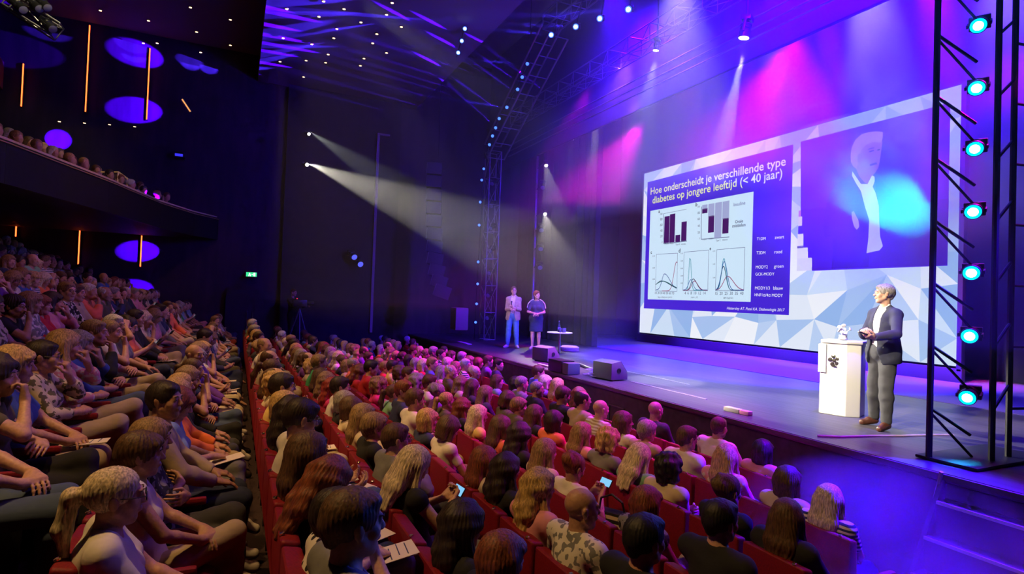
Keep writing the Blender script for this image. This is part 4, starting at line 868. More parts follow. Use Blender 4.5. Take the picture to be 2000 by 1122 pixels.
t = thing('wall_lamp_box', 'small blue-lit lamp box on the side wall right of the balcony end', 'light', W(350, 303, 'x', XW + .35)); MB().box((-.1, 0, 0), (.4, .30, .18)).build('case', M['housing'], t, bevel=.02); MB().box((.11, 0, -.02), (.02, .22, .08)).build('glow_panel', emis('dim_blue', (.05, .04, 1), .9), t)
# recessed ceiling lights
DL = [(290, 40), (280, 84), (307, 84), (372, 14), (384, 62), (392, 102), (450, 38), (450, 88), (560, 17), (553, 74), (547, 120), (598, 118), (593, 150), (632, 2), (672, 17), (658, 56), (652, 74), (641, 106), (636, 122), (609, 86), (623, 32), (705, 43), (736, 66), (728, 84), (711, 114), (704, 128), (766, 5), (755, 28), (784, 52), (755, 103), (196, 20)]
dm = MB().lathe((0, 0, 0), [(.05, -.012), (.055, .0)], 14).mesh('ring', M['brass']); dl = MB().lathe((0, 0, -.016), [(.001, 0), (.036, .001), (.036, .006)], 14).mesh('lamp', emis('warm_point', (1.0, .66, .30), 5))
def downlight(c, grp, lab):
    t = thing('ceiling_light', lab, 'ceiling light', c, 0, grp); link('ring', dm, t); link('lamp', dl, t); return t
for px, py in DL:
    c = W(px, py, 'z', 9.88)
    if c.y < .55 or c.x < XW: c = W(px, py, 'z', 10.78)
    if c.x < XW + .1: c = W(px, py, 'x', XW + .42); 
    downlight(c, 'tiny ceiling lights', 'tiny warm point of light scattered over the dark ceiling')
for i, (px, py) in enumerate(((116, 237), (165, 240), (214, 243), (263, 247))): downlight(W(px, py, 'x', XW + .3), 'row of lights under the upper balcony', 'small warm light above the balcony, %s along the row of four' % ORD[i])
# line array loudspeaker
t = thing('line_array_speaker', 'long curved line array loudspeaker hanging beside the stage', 'loudspeaker', W(856, 310, 'y', 6.0))
pts = [W(x, y, 'y', 6.0) for x, y in ((850, 320), (849, 345), (849, 370), (848, 396), (848, 421), (849, 446), (849, 471), (850, 495), (852, 519), (856, 541), (861, 561), (868, 580))]
bx = MB(); bx.box((0, 0, 0), (.62, .50, .40)); g = bx.mesh('cabinet', M['spkd'], bevel=.02)
gr = MB(); gr.box((.0, -.262, .0), (.58, .02, .36)); gr = gr.mesh('grille', M['spk'], bevel=.006)
for k in range(len(pts) - 1):
    c = (pts[k] + pts[k + 1]) / 2 - t.location; o = link('cabinet', g, t); o.location = c; o.rotation_euler = (-.03 - .045 * max(0, k - 4), 0, -.35); link('grille', gr, o)
MB().tube((0, 0, .1), (0, 0, 5), .012).build('hanging_chain', M['dmetal'], t)
o = MB().box(W(897, 623, 'y', 6.4), (.50, .42, .70)).build('side_fill_speaker', M['spk'], bevel=.03); tag(o, 'grey box loudspeaker at floor level before the far stage corner', 'loudspeaker')
# bracket with dark lamps on the side wall
for i, (px, py) in enumerate(((690, 500), (702, 514))): moving_light('dark lamp with blue glints on the side wall, %s' % ('upper' if i == 0 else 'lower'), W(px, py, 'x', XW + .9), (-15, 5, 1), 1.0, mat('faint_blue_lens', (.1, .1, .2), .1, emit=(.1, .12, 1), strength=1.2), 'dark lamps on the side wall', None, pole=(-.58, 0, 0))

# ------------------------------------------------------------------ things on the stage
L0 = W(1643, 809, 'z', STZ)
t = thing('lectern', 'glossy white lectern with a dark metal emblem beside the speaker', 'lectern', L0, math.radians(22))
b = MB(); b.prism([(-.25, -.16, 0), (.10, -.22, 0), (.25, -.10, 0), (.25, .20, 0), (-.25, .20, 0)], (0, 0, 1.0)); b.build('body', M['white'], t, bevel=.012)
b = MB(); b.prism([(-.27, -.18, .58), (-.16, -.20, .58), (-.16, .2, .58), (-.27, .2, .58)], (0, 0, .40)); b.build('side_wing', M['white'], t, bevel=.01)
b = MB(); b.prism([(-.24, -.19, 1.0), (.10, -.24, 1.0), (.27, -.11, 1.0), (.27, .22, 1.0), (-.24, .22, 1.0)], (0, 0, .045)); b.build('top', M['white'], t, bevel=.012)
b = MB(); em_c = Vector((-.06, -.205, .76))
for k in range(5):
    a = 2 * PI * k / 5 + .5; p = em_c + Vector((math.cos(a) * .05, 0, math.sin(a) * .06)); b.lathe(p + Vector((0, .012, 0)), [(.004, -.008), (.030, -.002), (.026, .010), (.003, .014)], 12, ax=(.1, -1, .2 * math.sin(a)))
b.lathe(em_c + Vector((0, .012, 0)), [(.004, -.006), (.028, 0), (.02, .018), (.002, .022)], 12, ax=(0, -1, 0)); b.prism([em_c + Vector((-.01, .0, -.04)), em_c + Vector((.045, 0, -.09)), em_c + Vector((-.03, 0, -.085))], (0, -.01, 0)); b.build('emblem', mat('dark_chrome', (.22, .21, .18), .25, .8), t, smooth=True)
t = thing('white_ornament', 'small white flower-like ornament in a pot on top of the lectern', 'ornament', L0 + Vector((.0, .0, 1.047)), 0)
MB().lathe((0, 0, 0), [(.045, 0), (.06, .01), (.05, .05), (.055, .07)], 16).build('pot', M['white'], t, smooth=True)
b = MB()
for k in range(11):
    a = k * 2.4; r = .02 + .075 * ((k * 37 % 11) / 11); z = .09 + .13 * ((k * 53 % 11) / 11); c = Vector((math.cos(a) * r, math.sin(a) * r, z)); b.tube((0, 0, .06), c, .004, n=5); b.lathe(c, [(.003, -.012), (.026, -.002), (.020, .010), (.002, .014)], 8, ax=(math.cos(a), math.sin(a), .5))
b.build('petals', mat('white_petal', (.9, .88, .86), .6), t, smooth=True)
# wedge monitors
def wedge(px, py, label, rz):
    c = W(px, py, 'z', STZ); t = thing('stage_monitor', label, 'loudspeaker', c, rz, 'wedge monitors on the stage edge')
    pr = [(-.27, -.20, .02), (-.27, .20, .02), (-.27, .20, .14), (-.27, .02, .37), (-.27, -.20, .33)]; MB().prism(pr, (.54, 0, 0)).build('cabinet', M['spk'], t, bevel=.012)
    n = Vector((0, .787, .616)); b = MB(); b.prism([(-.25, .19, .155), (.25, .19, .155), (.25, .03, .36), (-.25, .03, .36)], (0, .012, .010)); b.build('grille', M['spkd'], t)
    MB().lathe((.275, -.02, .19), [(.05, -.004), (.05, .004), (.03, .004), (.028, -.01)], 14, ax=(1, 0, 0)).build('side_handle', M['housing'], t)
    for s in (-1, 1): MB().box((s * .22, -.1, .01), (.04, .1, .02)).build('foot', M['housing'], t)
    return t
wedge(1191, 741, 'grey wedge monitor at the stage edge, nearer one beside the cables', .1); wedge(1066, 706, 'grey wedge monitor at the stage edge, farther one near the couple', .25)
c = W(1087, 727, 'z', STZ); t = thing('power_case', 'black case with a grey end lying between the two wedge monitors', 'case', c)
MB().box((0, .1, .13), (.55, .30, .24)).build('body', M['housing'], t, bevel=.01); MB().box((.40, .1, .12), (.22, .28, .22)).build('end_box', M['spk'], t, bevel=.01)
b = MB(); P = [W(x, y, 'z', STZ + .03) for x, y in ((1078, 700), (1105, 706), (1135, 714), (1160, 724), (1176, 736))]; b.path([tuple(p) for p in P], .035, 8); tag(b.build('cable_trunk', M['housing'], smooth=True), 'thick black cable trunk running along the stage edge between the monitors', 'cable')
b = MB(); rc_ = random.Random(3)
for k in range(9):
    p = W(1158 + rc_.uniform(-14, 14), 731 + rc_.uniform(-5, 5), 'z', STZ + .02); P = [(p.x + .22 * math.cos(q * .9 + k) * rc_.uniform(.5, 1), p.y + .12 * math.sin(q * .9 + k), STZ + .015 + .02 * (k % 4)) for q in range(8)]; b.path(P, .009, 5)
tag(b.build('cable_heap', mat('lilac_cable', (.35, .22, .45), .5)), 'heap of thin cables beside the nearer wedge monitor', 'cable', kind='stuff')
c = W(1435, 808, 'z', STZ); t = thing('floor_box', 'small white and pink box lying on the stage edge', 'box', c + Vector((0, .06, 0)), .05); MB().box((-.08, 0, .03), (.26, .09, .06)).build('body', mat('cream_box', (.75, .68, .55), .6), t, bevel=.008); MB().box((.13, 0, .03), (.15, .088, .055)).build('pink_end', mat('pink_box', (.75, .2, .45), .6), t, bevel=.006)
b = MB(); P = [W(x, y, 'z', STZ + .008) for x, y in ((1597, 852), (1640, 854), (1700, 852), (1760, 852), (1820, 850), (1862, 850))]; b.path([tuple(p) for p in P], .012, 6); tag(b.build('floor_cable', mat('pink_cable', (.6, .42, .6), .5)), 'pale cable lying across the stage in front of the speaker', 'cable')
c = W(1063, 716, 'z', STZ); tag(MB().box(c + Vector((0, 0, .02)), (.5, .07, .03)).build('edge_light', mat('white_strip', (.9, .85, .9), .5), bevel=.006), 'white strip lying on the edge below the farther monitor', 'strip')
c = W(907, 671, 'z', STZ); tag(MB().box(c + Vector((0, 0, .01)), (.9, .14, .02)).build('floor_tape', mat('pale_tape', (.75, .7, .8), .5)), 'pale tape on the far corner of the stage', 'tape')
# round table with bottle, glasses; basket below
c = W(1092, 690, 'z', STZ); TZ = .58
t = thing('side_table', 'low round pedestal table with a white top beside the couple', 'table', c)
MB().lathe((0, 0, TZ), [(.005, -.03), (.34, -.03), (.36, -.015), (.35, 0), (.005, .002)], 32).build('tabletop', M['white'], t, smooth=True); MB().lathe((0, 0, 0), [(.035, .02), (.03, TZ - .03)], 16).build('pedestal', M['chrome'], t, smooth=True); MB().lathe((0, 0, 0), [(.20, 0), (.20, .012), (.05, .03)], 24).build('base', M['chrome'], t, smooth=True)
t = thing('water_bottle', 'green glass water bottle standing on the round table', 'bottle', c + Vector((-.05, 0, TZ)))
MB().lathe((0, 0, 0), [(.037, 0), (.040, .01), (.040, .16), (.030, .20), (.014, .25), (.014, .29), (.016, .295), (.016, .30)], 16).build('glass_body', M['glass'], t, smooth=True); MB().lathe((0, 0, .295), [(.017, 0), (.017, .02)], 12).build('cap', M['white'], t); MB().lathe((0, 0, .07), [(.0415, 0), (.0415, .07)], 16).build('label', mat('bottle_label', (.75, .8, .78), .6), t, smooth=True)
for i, (dx, dy) in enumerate(((.08, -.03), (.15, .02), (.12, .09))):
    o = MB().lathe((0, 0, 0), [(.030, 0), (.033, .004), (.038, .12), (.035, .12), (.030, .008)], 16).build('drinking_glass', mat('clear_glass', (.85, .9, .92), .06), smooth=True); MC[('clear_glass',)].node_tree.nodes['Principled BSDF'].inputs['Transmission Weight'].default_value = .5
    o.location = c + Vector((dx, dy, TZ + .001)); tag(o, 'clear drinking glass on the round table, %s the bottle' % ('nearest to', 'second from', 'farthest from')[i], 'glass', 'glasses on the round table')
c2 = W(1112, 686, 'z', STZ); t = thing('wicker_basket', 'low round white wicker basket lying under the round table', 'basket', c2)
MB().lathe((0, 0, .01), [(.20, 0), (.26, .03), (.27, .09), (.22, .14), (.10, .15), (.0, .15)], 24).build('bowl', mat('white_wicker', (.8, .78, .72), .7, bump=(40, .8)), t, smooth=True)
for k in range(4): MB().lathe((0, 0, .02 + .032 * k), [(.268, -.008), (.282, 0), (.268, .008)], 24).build('wicker_ring', mat('pale_reed', (.62, .60, .55), .7), t, smooth=True)
# camera operator on a small platform
pf = (-20.1, 1.72); b = MB(); b.box((pf[0], pf[1], .62), (1.6, 1.1, .70)); tag(b.build('camera_platform', M['black'], bevel=.02), 'low black platform under the camera operator by the side wall', 'platform')
t = thing('video_camera', 'dark video camera on a tripod in front of the operator', 'camera', (pf[0] + .55, pf[1] + .15, .97))
for k in range(3):
    a = 2 * PI * k / 3; MB().tube((0, 0, 1.15), (math.cos(a) * .38, math.sin(a) * .38, .02), .016).build('leg', mat('blue_grey_tube', (.18, .18, .4), .3, .5), t)
MB().box((0, 0, 1.32), (.18, .42, .22)).build('body', M['housing'], t, bevel=.02); MB().tube((0, .2, 1.32), (0, .42, 1.32), .06, .07, n=16).build('lens_barrel', M['housing'], t); MB().lathe((.1, -.1, 1.46), [(.012, 0), (.012, .02)], 8).build('tally_light', emis('red_tally', (1, .02, .05), 4), t)
# ------------------------------------------------------------------ seats
SP = .545
def seat_meshes():
    d = {}
    b = MB(); b.prism([(-.25, .0, .955), (-.25, .095, .935), (-.25, .115, .44), (-.25, .075, .36), (-.25, .025, .36), (-.25, -.005, .70)], (.50, 0, 0)); d['backrest'] = b.mesh('backrest', M['velvet'], bevel=.022, segs=3)
    b = MB(); b.prism([(-.235, .12, .36), (-.235, .56, .39), (-.235, .58, .44), (-.235, .53, .475), (-.235, .12, .455)], (.47, 0, 0)); d['seat_cushion'] = b.mesh('seat_cushion', M['velvet'], bevel=.02, segs=3)
    b = MB(); b.box((0, .30, .635), (.052, .40, .05)); d['armrest'] = b.mesh('armrest', M['velvet'], bevel=.018)
    b = MB(); b.prism([(-.012, .06, .02), (-.012, .44, .02), (-.012, .47, .61), (-.012, .08, .61)], (.024, 0, 0)); b.box((0, .25, .015), (.06, .34, .03)); d['side_panel'] = b.mesh('side_panel', M['housing'], bevel=.004)
    b = MB(); b.lathe((.17, .012, .959), [(.014, -.004), (.014, .003), (.009, .005)], 10, ax=(0, -.25, 1)); d['number_plate'] = b.mesh('number_plate', mat('number_disc', (1, .8, .5), .2, 1, emit=None))
    return d
SM = seat_meshes()
RN = {1: 'front', **{i: ORD[i - 1] for i in range(2, 18)}}
seat_list = []
def make_seat(x, r, i):
    yb, z = ROWS[r]; t = thing('theatre_seat', 'red velvet theatre seat, %s from the near end of the %s row' % (ORD[i], RN[r]), 'seat', (x, yb, z), 0, 'red velvet seats of the stalls')
    for k in ('backrest', 'seat_cushion', 'number_plate'): link(k, SM[k], t)
    a = link('armrest', SM['armrest'], t); a.location.x = .272; p = link('side_panel', SM['side_panel'], t); p.location.x = .272
    return t

# ------------------------------------------------------------------ audience prototypes
PR = {}
def proto(key, near, **k):
    if (key, near) in PR: return PR[(key, near)]
    a = dict(PD[key]); a.pop('sex', None); sk = seated(**a); m = person_meshes('seated_' + key, sk, near); m['sk'] = sk; PR[(key, near)] = m; return m
PD = dict(
    m_lap=dict(pose='lap', fem=False, yaw=0, seed=1, sleeve=1.93), m_cross=dict(pose='cross', fem=False, yaw=-.12, seed=2, sleeve=1.93, legs='wide'), m_chin=dict(pose='chin', fem=False, yaw=-.08, seed=3, sleeve=1.93, legs='cross', lean=.03),
    m_paper=dict(pose='paper', fem=False, yaw=.08, pitch=-.28, seed=4, sleeve=1.93, legs='cross'), m_rest=dict(pose='rest', fem=False, yaw=-.3, seed=5, sleeve=.6, legs='wide', belly=True), m_thigh=dict(pose='thigh', fem=False, yaw=.1, seed=6, sleeve=.6, lean=.03),
    m_fwd=dict(pose='lap', fem=False, yaw=-.2, pitch=-.1, seed=7, sleeve=.6, lean=.07, legs='wide'), m_right=dict(pose='thigh', fem=False, yaw=-.55, pitch=.0, seed=8, sleeve=1.93, legs='flat'),
    f_lap=dict(pose='lap', fem=True, yaw=0, seed=9, sleeve=.6), f_cross=dict(pose='cross', fem=True, yaw=-.1, seed=10, sleeve=1.5, legs='cross'), f_chin=dict(pose='chin', fem=True, yaw=-.15, seed=11, sleeve=.45, legs='cross', lean=.03),
    f_chin2=dict(pose='chin2', fem=True, yaw=.12, seed=12, sleeve=1.5, legs='cross2'), f_paper=dict(pose='paper', fem=True, yaw=.0, pitch=-.30, seed=13, sleeve=.45, legs='flat', bottom='capri'), f_write=dict(pose='write', fem=True, yaw=.05, pitch=-.42, seed=14, sleeve=.5, legs='cross', lean=.05),
    f_phone=dict(pose='phone', fem=True, yaw=.0, pitch=-.35, seed=15, sleeve=.12), f_skirt=dict(pose='thigh', fem=True, yaw=-.2, seed=16, sleeve=.3, legs='cross', bottom='skirt'), f_tank=dict(pose='lap', fem=True, yaw=-.05, seed=17, sleeve=.0, legs='cross2', nc=.095),
    f_raise=dict(pose='raise_', fem=True, yaw=-.05, seed=18, sleeve=.5, legs='cross2'), f_right=dict(pose='lap', fem=True, yaw=-.5, pitch=0, seed=19, sleeve=.5), f_long=dict(pose='thigh', fem=True, yaw=.15, seed=20, sleeve=1.93, legs='flat', loose=1.5))
MK = [k for k in PD if k[0] == 'm']; FK = [k for k in PD if k[0] == 'f']
def eyes():
    d = {}
    b = MB()
    for s in (-1, 1):
        b.lathe((s * .032, .0785, .010), [(.0005, -.0128)] + [(.0122 * math.sin(a), -.0122 * math.cos(a)) for a in np.linspace(.25, PI - .62, 9)], 14, ax=(0, 1, 0)); 
        b.lathe((s * .032, .0785, .010), [(.0122 * math.sin(a), -.0122 * math.cos(a) + .0003) for a in (PI - .62, PI - .4, PI - .2, PI - .02)], 14, ax=(0, 1, 0), mi=1)
    d['eyes'] = b.mesh('eyes', [M['eye'], M['iris']], smooth=True)
    b = MB()
    for s in (-1, 1): b.path([(s * .016, .0955, .030), (s * .032, .0965, .035), (s * .047, .087, .031)], .0030, 5)
    d['eyebrows'] = b.mesh('eyebrows', SKIN[0], smooth=True)
    b = MB()
    for s in (-1, 1):
        P = [(s * .033 + .022 * math.cos(a), .108, .006 + .017 * math.sin(a)) for a in np.linspace(0, 2 * PI, 15)]; b.path(P, .0022, 5); b.path([(s * .055, .106, .010), (s * .078, .06, .012), (s * .082, -.01, .014)], .0020, 5)
    b.path([(-.011, .108, .010), (.011, .108, .010)], .002, 5); d['glasses'] = b.mesh('glasses', M['housing'], smooth=True)
    return d
EY = eyes()
def dress(root, m, hair, hc, top, bot, skin, near=True, face=False, glasses=False, shoe='shoe', light=False, shirt='white'):
    o = setmat(link('body', m['body'], root), SKIN[skin])
    setmat(link('jacket' if 'shirt' in m else ('dress' if m['sk']['bottom'] == 'dress' else 'top'), m['top'], root), cloth(top))
    if 'shirt' in m: setmat(link('shirt', m['shirt'], root), cloth(shirt))
    if 'bottom' in m: setmat(link('skirt' if m['sk']['bottom'] == 'skirt' else 'trousers', m['bottom'], root), cloth(bot))
    if not light: setmat(link('shoes', m['shoes'], root), M[shoe])
    Hm = Matrix.Translation(m['hc']) @ Matrix(m['H'].tolist()).to_4x4()
    if hair != 'bald':
        h = link('hair', hair_mesh(hair, near), root); setmat(h, hairmat(hc)); h.matrix_local = Hm
    if face:
        e = link('eyes', EY['eyes'], root); e.matrix_local = Hm; e = link('eyebrows', EY['eyebrows'], root); e.matrix_local = Hm; setmat(e, hairmat('brown' if hc in ('blond', 'sand', 'pale', 'auburn') else ('grey' if hc in ('white', 'grey') else 'dark')))
    if glasses: e = link('glasses', EY['glasses'], root); e.matrix_local = Hm
HAIRW = dict(short='short', crop='cropped', balding='balding', bob='bobbed', pixie='short', curly='curly', long='long', longwavy='long wavy', big='big', pony='tied back', bun='tied back', updo='pinned up', bald='bald')
HK = {'short': 'm', 'crop': 'm', 'balding': 'm', 'bald': 'm'}
# people one can tell apart, read off the photograph: row -> (x pixel of the head, hair, hair colour, top, pose, bottom)
P_ = {
 1: [(1495, 'bob', 'dark', 'pink', 'f_tank'), (1404, 'crop', 'brown', 'white', 'm_thigh'), (1282, 'bald', 'bald', 'charcoal', 'm_lap'), (1138, 'big', 'auburn', 'black', 'f_lap'), (1089, 'long', 'blond', 'red', 'f_long'), (1064, 'bob', 'pale', 'purple', 'f_cross'), (1041, 'short', 'brown', 'blue', 'm_fwd'),
     (976, 'short', 'dark', 'navy', 'm_right'), (954, 'short', 'brown', 'purple', 'm_cross'), (935, 'bob', 'auburn', 'navy', 'f_lap'), (920, 'curly', 'sand', 'navy', 'f_right'), (903, 'pixie', 'grey', 'lightblue', 'f_cross'), (882, 'curly', 'brown', 'polka:pink:white', 'f_right'), (868, 'curly', 'auburn', 'black', 'f_lap'), (-850, 0), (-838, 0), (-826, 0), (-814, 0)],
 2: [(1630, 'long', 'pale', 'stripe:white:navy', 'f_lap'), (1562, 'bob', 'brown', 'cream', 'f_tank'), (1425, 'long', 'blond', 'floral:pink:white', 'f_chin2'), (1345, 'short', 'brown', 'white', 'm_cross'), (1268, 'pixie', 'grey', 'beige', 'f_cross'), (1221, 'long', 'brown', 'white', 'f_right'), (1173, 'bald', 'bald', 'stripe:white:beige', 'm_lap'), (1137, 'balding', 'dark', 'beige', 'm_cross'), (1098, 'short', 'brown', 'black', 'm_paper'), (1048, 'crop', 'grey', 'black', 'm_right'), (1010, 'bob', 'dark', 'navy', 'f_chin'), (1000, 'crop', 'grey', 'grey', 'm_lap')],
 3: [(1545, 'long', 'brown', 'black', 'f_long'), (1427, 'updo', 'brown', 'black', 'f_cross'), (1300, 'curly', 'black', 'cream', 'f_cross'), (1190, 'curly', 'blond', 'grey', 'f_phone'), (1141, 'long', 'sand', 'pink', 'f_tank'), (1085, 'bob', 'dark', 'coral', 'f_lap'), (1046, 'long', 'brown', 'black', 'f_long'), (1010, 'pixie', 'sand', 'olive', 'f_chin'), (988, 'bob', 'brown', 'olive', 'f_write'), (950, 'long', 'sand', 'charcoal', 'f_lap'), (924, 'long', 'brown', 'charcoal', 'f_cross'), (901, 'longwavy', 'sand', 'cream', 'f_skirt')],
 4: [(1413, 'short', 'black', 'black', 'm_cross'), (1269, 'bob', 'auburn', 'floral:grey:black', 'f_tank'), (1127, 'updo', 'auburn', 'white', 'f_phone'), (1070, 'long', 'sand', 'cream', 'f_cross'), (1018, 'big', 'dark', 'black', 'f_lap'), (982, 'long', 'brown', 'coral', 'f_cross'), (936, 'long', 'pale', 'yellow', 'f_tank'), (898, 'longwavy', 'auburn', 'black', 'f_chin'), (869, 'pony', 'blond', 'olive', 'f_lap'), (841, 'short', 'brown', 'white', 'm_cross')],
 5: [(1262, 'short', 'black', 'black', 'm_lap'), (1140, 'bald', 'bald', 'floral:white:grey', 'm_rest'), (993, 'longwavy', 'dark', 'black', 'f_lap'), (966, 'long', 'auburn', 'cream', 'f_tank'), (870, 'bob', 'brown', 'white', 'f_write'), (844, 'bob', 'blond', 'navy', 'f_lap'), (826, 'short', 'brown', 'white', 'm_cross'), (797, 'short', 'auburn', 'navy', 'm_right'), (773, 'pony', 'brown', 'mint', 'f_chin'), (739, 'curly', 'sand', 'magenta', 'f_cross'), (714, 'short', 'dark', 'red', 'm_fwd')],
 6: [(990, 'bob', 'auburn', 'black', 'f_lap'), (912, 'big', 'dark', 'black', 'f_cross'), (815, 'long', 'pale', 'black', 'f_phone'), (768, 'short', 'brown', 'grey', 'm_chin'), (733, 'pixie', 'sand', 'black', 'f_lap'), (712, 'long', 'sand', 'cream', 'f_tank'), (688, 'bob', 'brown', 'cream', 'f_cross'), (668, 'short', 'dark', 'white', 'm_lap'), (651, 'longwavy', 'red', 'magenta', 'f_lap'), (641, 'longwavy', 'sand', 'white', 'f_cross'), (629, 'long', 'brown', 'olive', 'f_lap')],
 7: [(692, 'short', 'brown', 'grey', 'm_lap'), (655, 'pixie', 'dark', 'polka:white:black', 'f_chin'), (627, 'longwavy', 'auburn', 'black', 'f_write'), (613, 'long', 'brown', 'navy', 'f_lap'), (594, 'short', 'dark', 'white', 'm_paper'), (572, 'longwavy', 'dark', 'black', 'f_lap'), (560, 'bob', 'blond', 'green', 'f_cross'), (552, 'short', 'dark', 'yellow', 'm_lap'), (541, 'curly', 'blond', 'cream', 'f_lap')],
 8: [(92, 'bob', 'dark', 'black', 'f_lap'), (226, 'pony', 'pale', 'white', 'f_lap'), (280, 'pixie', 'brown', 'white', 'f_tank'), (302, 'long', 'sand', 'floral:black:grey', 'f_cross'), (334, 'bob', 'auburn', 'lightblue', 'f_write'), (364, 'longwavy', 'sand', 'black', 'f_chin'), (386, 'long', 'grey', 'olive', 'f_paper'), (404, 'bob', 'sand', 'floral:grey:navy', 'f_write'), (416, 'bob', 'brown', 'coral', 'f_paper')],
 9: [(30, 'bob', 'blond', 'blue', 'f_lap'), (88, 'short', 'dark', 'floral:cream:olive', 'f_chin2'), (176, 'short', 'sand', 'black', 'm_chin'), (212, 'pony', 'sand', 'white', 'f_chin'), (246, 'short', 'red', 'grey', 'f_raise'), (266, 'short', 'dark', 'black', 'm_lap'), (288, 'bob', 'brown', 'floral:black:white', 'f_phone')],
 10: [(22, 'pixie', 'dark', 'black', 'f_chin'), (62, 'bob', 'sand', 'floral:grey:white', 'f_long'), (105, 'bob', 'dark', 'pink', 'f_chin2')]}
NEARX = {1: -4.1, 2: -3.0, 3: -2.2, 4: -2.1, 5: -2.2, 6: -1.9, 7: -1.8, 8: -1.5, 9: -1.6}
FARX = {r: -18.9 for r in range(1, 8)}
people = []; seats = []; aisle = (-16.15, -15.35)
TGT = Vector((-6.5, 8.5, 0))
htops = ['white', 'white', 'cream', 'beige', 'black', 'black', 'navy', 'grey', 'lightblue', 'blue', 'red', 'coral', 'pink', 'olive', 'charcoal', 'green', 'purple', 'orange', 'mint', 'stripe:white:navy', 'floral:black:white', 'floral:pink:white', 'yellow', 'floral:cream:olive']
hbots = ['beige', 'denim', 'navy', 'black', 'charcoal', 'cream', 'olive', 'grey', 'denim', 'beige']
rp = random.Random(77)
for r in sorted(ROWS):
    yb, z = ROWS[r]; hy = yb + .20; hz = z + 1.2
    spec = []
    for e in P_.get(r, []):
        x = W(abs(e[0]), 600, 'y', hy).x
        # follow the ray properly with the head's height
        lo, hi = -30.0, 3.0
        for _ in range(40):
            mid = (lo + hi) / 2; px = pj((mid, hy, hz)); side = px[0] - abs(e[0])
            if px[2] <= .3 or (hy > 0) == (side > 0): hi = mid
            else: lo = mid
        x = (lo + hi) / 2; spec.append((x, e))
    if spec:
        nearest = [x for x, e in spec if len(e) > 2][:8]; ang = np.angle(np.mean([np.exp(2j * PI * x / SP) for x in nearest])); ph = ang / (2 * PI) * SP
    else: ph = rp.uniform(0, SP)
    xf = FARX.get(r, -20.6); xn = NEARX.get(r, -2.2 - .9 * (r - 10)); k0 = math.floor((xn - ph) / SP); slots = []
    x = ph + k0 * SP
    while x > xf:
        if not (r < 8 and aisle[0] < x < aisle[1]): slots.append(x)
        x -= SP
    used = {}
    for x, e in spec:
        if not slots: continue
        c_ = sorted(range(len(slots)), key=lambda i: abs(slots[i] - x)); j = next((i for i in c_[:3] if i not in used), None)
        if j is None: continue
        used[j] = (max(slots[j] - .13, min(slots[j] + .13, x)) if len(e) > 2 else 0, e)
    last = max([j for j in used] or [-1]); n = 0
    for j, x in enumerate(slots):
        seats.append((x, r, j))
        e = None
        if j in used:
            if len(used[j][1]) > 2: e = used[j][1]; x = used[j][0]
            else: continue
        elif j < last and r <= 7: 
            # a free seat in the photograph between the people one can tell apart
            if r in (1, 2) or j < 2 or rp.random() < .45: continue
        elif r <= 7 and j < 1: continue
        q = pj((x, hy, hz))
        if q[2] < 1.25 or q[0] < -190 or q[0] > 2100 or q[1] > 1290: continue
        if e is None:
            if rp.random() < .05 and r != 9: continue
            fem = rp.random() < .66
            if fem: hr = rp.choice(['bob', 'bob', 'long', 'longwavy', 'pixie', 'curly', 'pony', 'long', 'updo']); hc = rp.choice(['blond', 'sand', 'brown', 'brown', 'dark', 'auburn', 'pale', 'grey', 'sand'])
            else: hr = rp.choice(['short', 'short', 'short', 'crop', 'balding', 'bald']); hc = rp.choice(['brown', 'dark', 'grey', 'white', 'sand', 'brown', 'dark'])
            e = (q[0], hr, hc, rp.choice(htops), rp.choice(FK if fem else MK))
        dz = 0
        people.append(dict(x=x, y=yb, z=z, r=r, j=j, hair=e[1], hc=e[2], top=e[3], pose=e[4], bot=rp.choice(hbots), skin=rp.randrange(5), d=q[2], q=q, spec=j in used, sc=(1.05 if e[4][0] == 'm' else 1.0) * rp.uniform(.97, 1.03)))
people.sort(key=lambda p: p['d'])
NP = 285
cnt = {}
